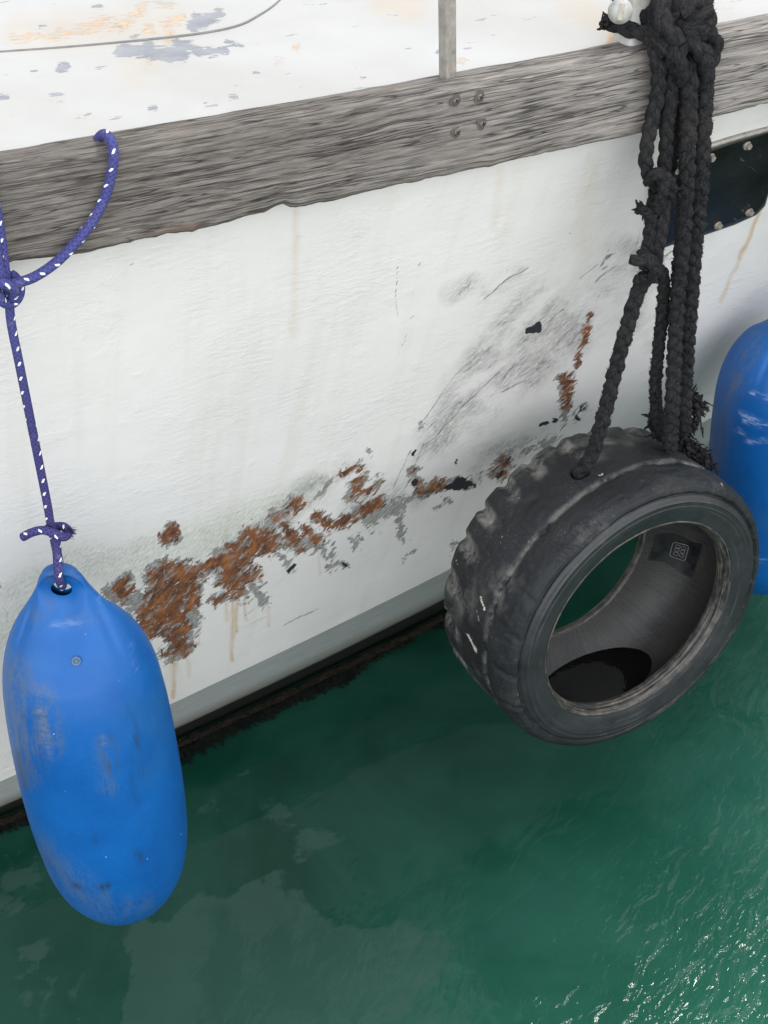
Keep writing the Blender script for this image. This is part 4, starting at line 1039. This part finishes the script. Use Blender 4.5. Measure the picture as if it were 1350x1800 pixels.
# water pooled in the tyre
zl = (TC-TN*.115)[2]-(TB+.058)+.037
pc = TC-TN*.115; half = math.sqrt(max(.001, (TB+.056)**2-(pc[2]-zl)**2))
mb = MB(); tnh = TN.copy(); tnh[2] = 0; tnh /= np.linalg.norm(tnh)
a = np.linspace(0, 2*math.pi, 64, endpoint=False); rad = [0.01, .3, .6, .85, 1.0]
V = np.array([[np.array([pc[0], pc[1], zl])+q*(math.cos(t)*tu*half*.98+math.sin(t)*tnh*.070) for q in rad] for t in a])
mb.add(V.reshape(-1, 3), grid_faces(64, 5, True, False)); pud = mb.build('puddle', M['puddle'])
tag(pud, 'dark pool of water lying in the bottom of the hanging tyre', 'puddle')

# ------------------------------------------------------------------ fenders
def fender(name, top, L, rad, label, lug_dir, marks, rnd=False):
    """top: world point of the lug's top; hangs straight down"""
    root = empty(name, tuple(top)); tag(root, label, 'fender', 'blue fenders hanging along the hull'); bpy.context.view_layer.update()
    top = np.asarray(top); dn = np.array([0, 0, -1.0]); dn /= np.linalg.norm(dn)
    ld = np.asarray(lug_dir)-dn*(np.asarray(lug_dir) @ dn); ld /= np.linalg.norm(ld); fd = np.cross(dn, ld)
    # profile: distance down -> half width (in lug plane), half thickness
    k = [(0, .007, .004), (.005, .020, .012), (.018, .033, .018), (.042, .046, .023), (.070, .066, .036), (.095, .086, .056), (.12, .103, .083), (.155, .120, .108), (.20, .134, .129), (.26, .142, .142), (.36, .1475, .1475),
         (.48, .1475, .1475), (.56, .143, .143), (.62, .135, .135), (.67, .119, .119), (.71, .094, .094), (.735, .067, .067), (.748, .036, .036), (.752, .002, .002)]
    if rnd: k = k[:4]+[(.070, .055, .048), (.085, .078, .074), (.105, .100, .099), (.135, .120, .120), (.175, .136, .136), (.23, .1455, .1455), (.29, .1475, .1475), (.36, .1475, .1475)]+k[11:]
    k = np.array(k); k[:, 0] *= L/.752; k[:, 1:] *= rad/.1475
    # smooth interpolation
    nz = 190; tt = np.linspace(0, 1, nz); tt = .5-.5*np.cos(tt*math.pi)*(1) ; zz = tt*k[-1, 0]
    def ci(x, xp, fp):
        d = np.gradient(fp, xp); i = np.clip(np.searchsorted(xp, x)-1, 0, len(xp)-2); h = xp[i+1]-xp[i]; t = (x-xp[i])/h
        return (2*t**3-3*t**2+1)*fp[i]+(t**3-2*t**2+t)*h*d[i]+(-2*t**3+3*t**2)*fp[i+1]+(t**3-t**2)*h*d[i+1]
    hw_ = np.maximum(ci(zz, k[:, 0], k[:, 1]), .001); ht_ = np.maximum(ci(zz, k[:, 0], k[:, 2]), .001)
    A = np.linspace(0, 2*math.pi, 128, endpoint=False)
    Z, AA = np.meshgrid(zz, A, indexing='ij')
    lug = np.clip(1-Z/(.13*L/.752), 0, 1)
    ex = 1.0
    cx_ = np.cos(AA); sx_ = np.sin(AA)
    # raised rim round the lug and hollow next to it: flatten middle of lug faces
    X = hw_[:, None]*cx_; Y = ht_[:, None]*sx_*(1-.35*np.clip((Z-.02)/.03, 0, 1)*np.clip((.17-Z)/.08, 0, 1)*np.exp(-((X/hw_[:, None])/.45)**2))
    hol = np.clip(1-np.hypot(X/(.030*1.15), (Z-.046*L/.752)/(.036*L/.752)), 0, 1)
    Y = Y-np.sign(Y)*np.minimum(np.abs(Y)*.55, .011*np.sqrt(hol))
    web = np.exp(-((np.abs(X)-(.030+.45*np.clip(Z-.03, 0, .2)))/.0055)**2)*np.clip((Z-.05)/.03, 0, 1)*np.clip((.17-Z)/.06, 0, 1)
    Y = Y-np.sign(Y)*.006*web
    dent = .0035*(fbm(AA*1.2, Z*5, 3)-.5)*np.clip(Z/.2, 0, 1)
    P = top+dn*Z[..., None]+(X+dent*cx_)[..., None]*ld+(Y+dent*sx_)[..., None]*fd
    at = marks(P, X, Y, Z)
    body = grid('body', P, M['fender'], root, np.stack([AA, Z, 0*Z], -1), at, wv=True)
    # real hole through the lug
    cut = bmesh.new(); bmesh.ops.create_cone(cut, cap_ends=True, segments=40, radius1=.0135, radius2=.0135, depth=.2)
    me = bpy.data.meshes.new('c'); cut.to_mesh(me); cut.free()
    co = bpy.data.objects.new('c', me); C.objects.link(co)
    rot = Vector(fd).to_track_quat('Z', 'Y').to_matrix().to_4x4()
    co.matrix_world = Matrix.Translation(Vector(top+dn*.040)) @ rot @ Matrix.Diagonal((1.15, 1.0, 1, 1))
    bpy.context.view_layer.update()
    md = body.modifiers.new('b', 'BOOLEAN'); md.object = co; md.operation = 'DIFFERENCE'; md.solver = 'EXACT'
    dg = bpy.context.evaluated_depsgraph_get(); nm = bpy.data.meshes.new_from_object(body.evaluated_get(dg), preserve_all_data_layers=True, depsgraph=dg)
    body.modifiers.clear(); old = body.data; body.data = nm; nm.name = 'body'
    bpy.data.objects.remove(co); 
    return root, top, dn, ld, fd
ft = pr(113, 992, -.004)
ft = pr(15, 540, .004); pl_t = ft.copy()      # plumb under the upper knot
dtop = ray(102, 992); tt_ = ((pl_t-CAM) @ np.array([0, 1.0, 0]))/dtop[1]; ft = CAM+tt_*dtop
db = ray(226, 1612); tb_ = (ft[1])/db[1]; fb = CAM+tb_*db
FL = ft[2]-fb[2]-.030
def marksL(P, X, Y, Z):
    x, y = proj(P); f = lambda c, s, o=.5: np.clip(capfield(x, y, c, s)+o, 0, 1)
    return {'grime': np.maximum(np.maximum(f([(20, 1180, 45, 1350, 26), (60, 1230, 75, 1300, 30), (185, 1310, 190, 1380, 10)], 40)*.9, f([(70, 1500, 180, 1600, 26), (180, 1605, 250, 1590, 14)], 36)*.6), f([(100, 1010, 130, 990, 22), (60, 1080, 80, 1060, 14), (120, 1090, 170, 1085, 8)], 24)*.45),
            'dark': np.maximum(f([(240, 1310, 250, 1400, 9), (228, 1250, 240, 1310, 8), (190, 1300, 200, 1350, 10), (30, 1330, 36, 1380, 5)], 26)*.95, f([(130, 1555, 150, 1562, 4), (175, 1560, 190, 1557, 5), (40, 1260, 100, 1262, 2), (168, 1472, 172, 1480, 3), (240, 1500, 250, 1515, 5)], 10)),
            'white': f([(95, 1100, 140, 1095, 6), (170, 1030, 180, 1060, 5), (230, 1130, 240, 1180, 3), (70, 1250, 90, 1330, 4), (178, 1290, 184, 1310, 2)], 12)*.28}
fr, ftop, fdn, fld, ffd = fender('fender', ft, FL-.010, .1285, 'blue inflatable fender hanging from purple rope on the left', _r, marksL)
mb = MB()   # valve
def surf_front(x, y):
    d = ray(x, y); best = None
    for t in np.linspace(1.8, 2.9, 4000):
        P = CAM+t*d; q = P-ftop; z = q @ fdn
        if 0 < z < FL:
            rr = .1285*np.interp(z*.752/FL, [.13, .16, .20, .26, .36, .7], [.55, .70, .845, .962, 1, 1])
            if np.linalg.norm(q-fdn*z) < rr: return P, (q-fdn*z)/np.linalg.norm(q-fdn*z)
    return P, -_f
vp, vn_ = surf_front(134, 1162)
vn2 = vn_*.95+np.array([0, 0, .3]); vn2 /= np.linalg.norm(vn2)
rings = [(.0068, -.002), (.0066, .0012), (.0058, .0018), (.0048, .0006), (.0042, -.002), (.0028, -.002), (.0026, .001), (.0012, .0012), (.0010, -.001), (.00005, -.001)]
e1 = np.cross([0, 0, 1.0], vn2); e1 /= np.linalg.norm(e1); e2 = np.cross(vn2, e1); a = np.linspace(0, 2*math.pi, 28, endpoint=False)
V = np.array([[vp+vn2*(q[1]+.001)+q[0]*(math.cos(t)*e1+math.sin(t)*e2) for q in rings] for t in a])
mb.add(V.reshape(-1, 3), grid_faces(28, len(rings), True, False)); mb.build('valve', M['valve'], fr)
mb = MB()   # moulded seam nub at the bottom
nbp = CAM+(((fb-CAM) @ _f)-.0)*ray(248, 1588)
g = []
for i, t in enumerate(np.linspace(0, math.pi, 14)):
    for j, p_ in enumerate(np.linspace(0, 2*math.pi, 20, endpoint=False)):
        rr = 1+.25*(vn(np.array(i*.7), np.array(j*.8), 3)-.5)
        g.append(nbp+rr*(math.sin(t)*math.cos(p_)*_r*.030+math.sin(t)*math.sin(p_)*np.array([0, 1, 0])*.02+math.cos(t)*(np.array([0, 0, 1])*.030)))
mb.add(np.array(g), grid_faces(14, 20, False, True)); nb = mb.build('bottom_nub', M['fender'], fr)

# right-hand fender, mostly out of frame
fc = CAM+2.98*ray(1392, 800)
hr_s, hr_o = to_so(fc)
Lr = .71; ftr = None
for dd in np.linspace(2.4, 3.2, 161):
    P1 = CAM+dd*ray(1408, 520); # top of lug
    b = P1-np.array([0, 0, Lr]); xx, yy = proj(b)
    if ftr is None or abs(yy-1022) < ftr[0]: ftr = (abs(yy-1022), P1, dd)
def marksR(P, X, Y, Z):
    x, y = proj(P); f = lambda c, s, o=.5: np.clip(capfield(x, y, c, s)+o, 0, 1)
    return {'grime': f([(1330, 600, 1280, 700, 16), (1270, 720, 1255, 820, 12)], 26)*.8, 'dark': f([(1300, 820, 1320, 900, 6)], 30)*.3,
            'white': f([(1300, 725, 1345, 748, 4), (1296, 755, 1318, 776, 4), (1318, 776, 1350, 774, 4), (1310, 738, 1350, 750, 5), (1320, 690, 1350, 700, 3), (1322, 985, 1350, 985, 2)], 6)}
fr2, t2, dn2, ld2, fd2 = fender('fender', ftr[1], Lr, .140, 'blue inflatable fender cut off by the right edge, behind the tyre', _r, marksR, True)
mb = MB()
nb2 = t2+dn2*(Lr+.006)
g = [nb2+_r*(-.055)+(math.sin(t)*math.cos(p_)*_r*.030+math.sin(t)*math.sin(p_)*np.array([0, 1, 0])*.03+math.cos(t)*np.array([0, 0, .016])) for t in np.linspace(0, math.pi, 12) for p_ in np.linspace(0, 2*math.pi, 20, endpoint=False)]
mb.add(np.array(g)+np.array([0, 0, .012]), grid_faces(12, 20, False, True)); mb.build('bottom_nub', M['fender'], fr2)

# ------------------------------------------------------------------ purple-blue line
BR = .0066
def fleck(seed=0, r=BR):
    def f(L, th_):
        per = .0225; m_ = 0
        for k, (off, t0) in enumerate(((0, .0), (.45, .45))):
            u = (L/per+off+seed*.37) % 1; i = np.floor(L/per+off+seed*.37)
            c = (t0+.055*i+seed*.21) % 1
            dth = np.abs(((th_-c-(u-.5)*.30+.5) % 1)-.5)*2*math.pi*r
            m_ = np.maximum(m_, np.clip(1.6-np.maximum(np.abs(u-.5)*per/.0028, dth/.0017)*1.1, 0, 1))
        return m_
    return f
def cord(mb, ctrl, r=BR, seed=0):
    P = smooth_path(ctrl, .0008); n = len(P); L = np.arange(n)*.0008; th_ = np.arange(36)/36
    rr = r*(1+.012*np.sin(2*math.pi*(L[:, None]/.0042+th_[None]*6))*np.sin(2*math.pi*(L[:, None]/.0042-th_[None]*6)))+.0005*fleck(seed, r)(L[:, None], th_[None])
    tube(mb, P, rr, 36, mask=fleck(seed, r))
line = empty('fender_line', tuple(pr(15, 510, .01)))
tag(line, 'purple rope with white flecks tied over the timber rail to the left fender', 'rope')
bpy.context.view_layer.update()
mb = MB(); cord(mb, kp([(168, 262, -.052), (172, 246, -.035), (183, 236, -.014), (195, 247, .004), (200, 275, .012), (196, 305, .012), (185, 345, .012), (165, 385, .013), (137, 422, .016), (100, 460, .02), (62, 486, .025), (30, 497, .028), (10, 500, .022)]), seed=1)
mb.build('rail_loop', M['blue_rope'], line)
mb = MB(); cord(mb, kp([(14, 525, .012), (9, 480, .016), (3, 430, .014), (-5, 380, .012), (-14, 330, .012), (-20, 285, .012), (-22, 262, -.004), (-22, 250, -.03)]), seed=2)
cord(mb, kp([(22, 520, .018), (4, 490, .022), (-6, 440, .02), (-12, 390, .013), (-26, 330, .012), (-32, 275, .01), (-34, 255, -.02)]), seed=6)
mb.build('rail_strand', M['blue_rope'], line)
mb = MB()
cord(mb, kp([(4, 482, .0), (22, 484, .006), (34, 500, .016), (33, 520, .02), (20, 534, .022), (4, 530, .028), (-6, 512, .03)]), seed=3)
cord(mb, kp([(-8, 500, .02), (4, 498, .034), (18, 504, .036), (26, 516, .03), (16, 530, .018), (2, 524, .01)]), seed=4)
mb.build('knot', M['blue_rope'], line)
e_h = ftop+fdn*.040                                 # the eye
dpt = lambda x, y, dd=0.0: CAM+((((pl_t-CAM)[1])/ray(x, y)[1])+dd)*ray(x, y)
eye_f = dpt(110, 1026, -.03); 
mb = MB(); cord(mb, [dpt(16, 525), dpt(20, 570), dpt(34, 640), dpt(50, 720), dpt(66, 800), dpt(82, 880), dpt(90, 925), dpt(98, 945, -.008)], r=.0060, seed=5)
mb.build('hanging_line', M['blue_rope'], line)
mb = MB()
cord(mb, [dpt(98, 935, -.010), dpt(100, 965, -.016), dpt(102, 1000, -.028), dpt(104, 1018, -.030), e_h+ffd*0.0+(0), dpt(106, 1000, .028), dpt(99, 965, .012), dpt(94, 940, .004)], r=.0066, seed=7)
mb.build('eye_loop', M['blue_rope'], line)
mb = MB()
cord(mb, [dpt(40, 944, -.012), dpt(56, 936, -.016), dpt(76, 932, -.018), dpt(96, 938, -.024), dpt(112, 944, -.020), dpt(120, 936, -.004), dpt(112, 926, .01), dpt(95, 926, .014), dpt(82, 930, .008)], r=.0064, seed=8)
mb.build('knot', M['blue_rope'], line)
mb = MB(); g = np.random.default_rng(5)
c0 = dpt(120, 936, -.008)
for i in range(120):
    d = _r*.8+g.normal(0, .6, 3); d /= np.linalg.norm(d); p = c0+g.normal(0, .0028, 3)
    tube(mb, np.array([p, p+d*.004, p+d*.008+g.normal(0, .001, 3)]), np.array([.0005, .0004, .0002]), 4)
mb.build('frayed_end', M['blue_rope'], line)
# short line holding the right fender
mb = MB(); q = t2+dn2*.04
top_r = pr(1412, 150, .012)
cord(mb, [q+fd2*.03, q+fd2*.026+np.array([0, 0, .05]), q*.7+top_r*.3, q*.3+top_r*.7, top_r, pr(1412, 40, .01), pr(1412, 22, -.02)], seed=9)
l2 = mb.build('fender_line', M['blue_rope']); tag(l2, 'short rope holding the right edge fender on the rail', 'rope')

# ================================================================== UNSEEN QUAY under the viewer, added to bounce light onto the hull
n_ = NM('bounce_concrete', .9)
M['unseen_quay'] = n_.fin(n_.mix(n_.mr(n_.noise(n_.obj(), 3, 8, .65), .35, .65), (.36, .35, .33), (.50, .49, .46)), .9, n_.bump(n_.noise(n_.obj(), 60, 5, .7), .6, .004))
sec_ = [(-30.0, .42), (-3.0, .42), (.12, .42), (.15, .39), (.15, -.8)]
QP = np.array([[A0*0+np.array([0, 0, 0])+DV*t+NV*(-yy)+np.array([0, 0, zq]) for yy, zq in sec_] for t in np.linspace(-40, 40, 41)])
unseen_quay = grid('unseen_quay', QP, M['unseen_quay'], smooth=False); tag(unseen_quay, kind='structure')

# ================================================================== WATER
gx = np.concatenate([[-2500, -400, -60, -12], np.linspace(-6, 8, 60), [16, 60, 400, 2500]])
XX, YY = np.meshgrid(gx, gx, indexing='ij')
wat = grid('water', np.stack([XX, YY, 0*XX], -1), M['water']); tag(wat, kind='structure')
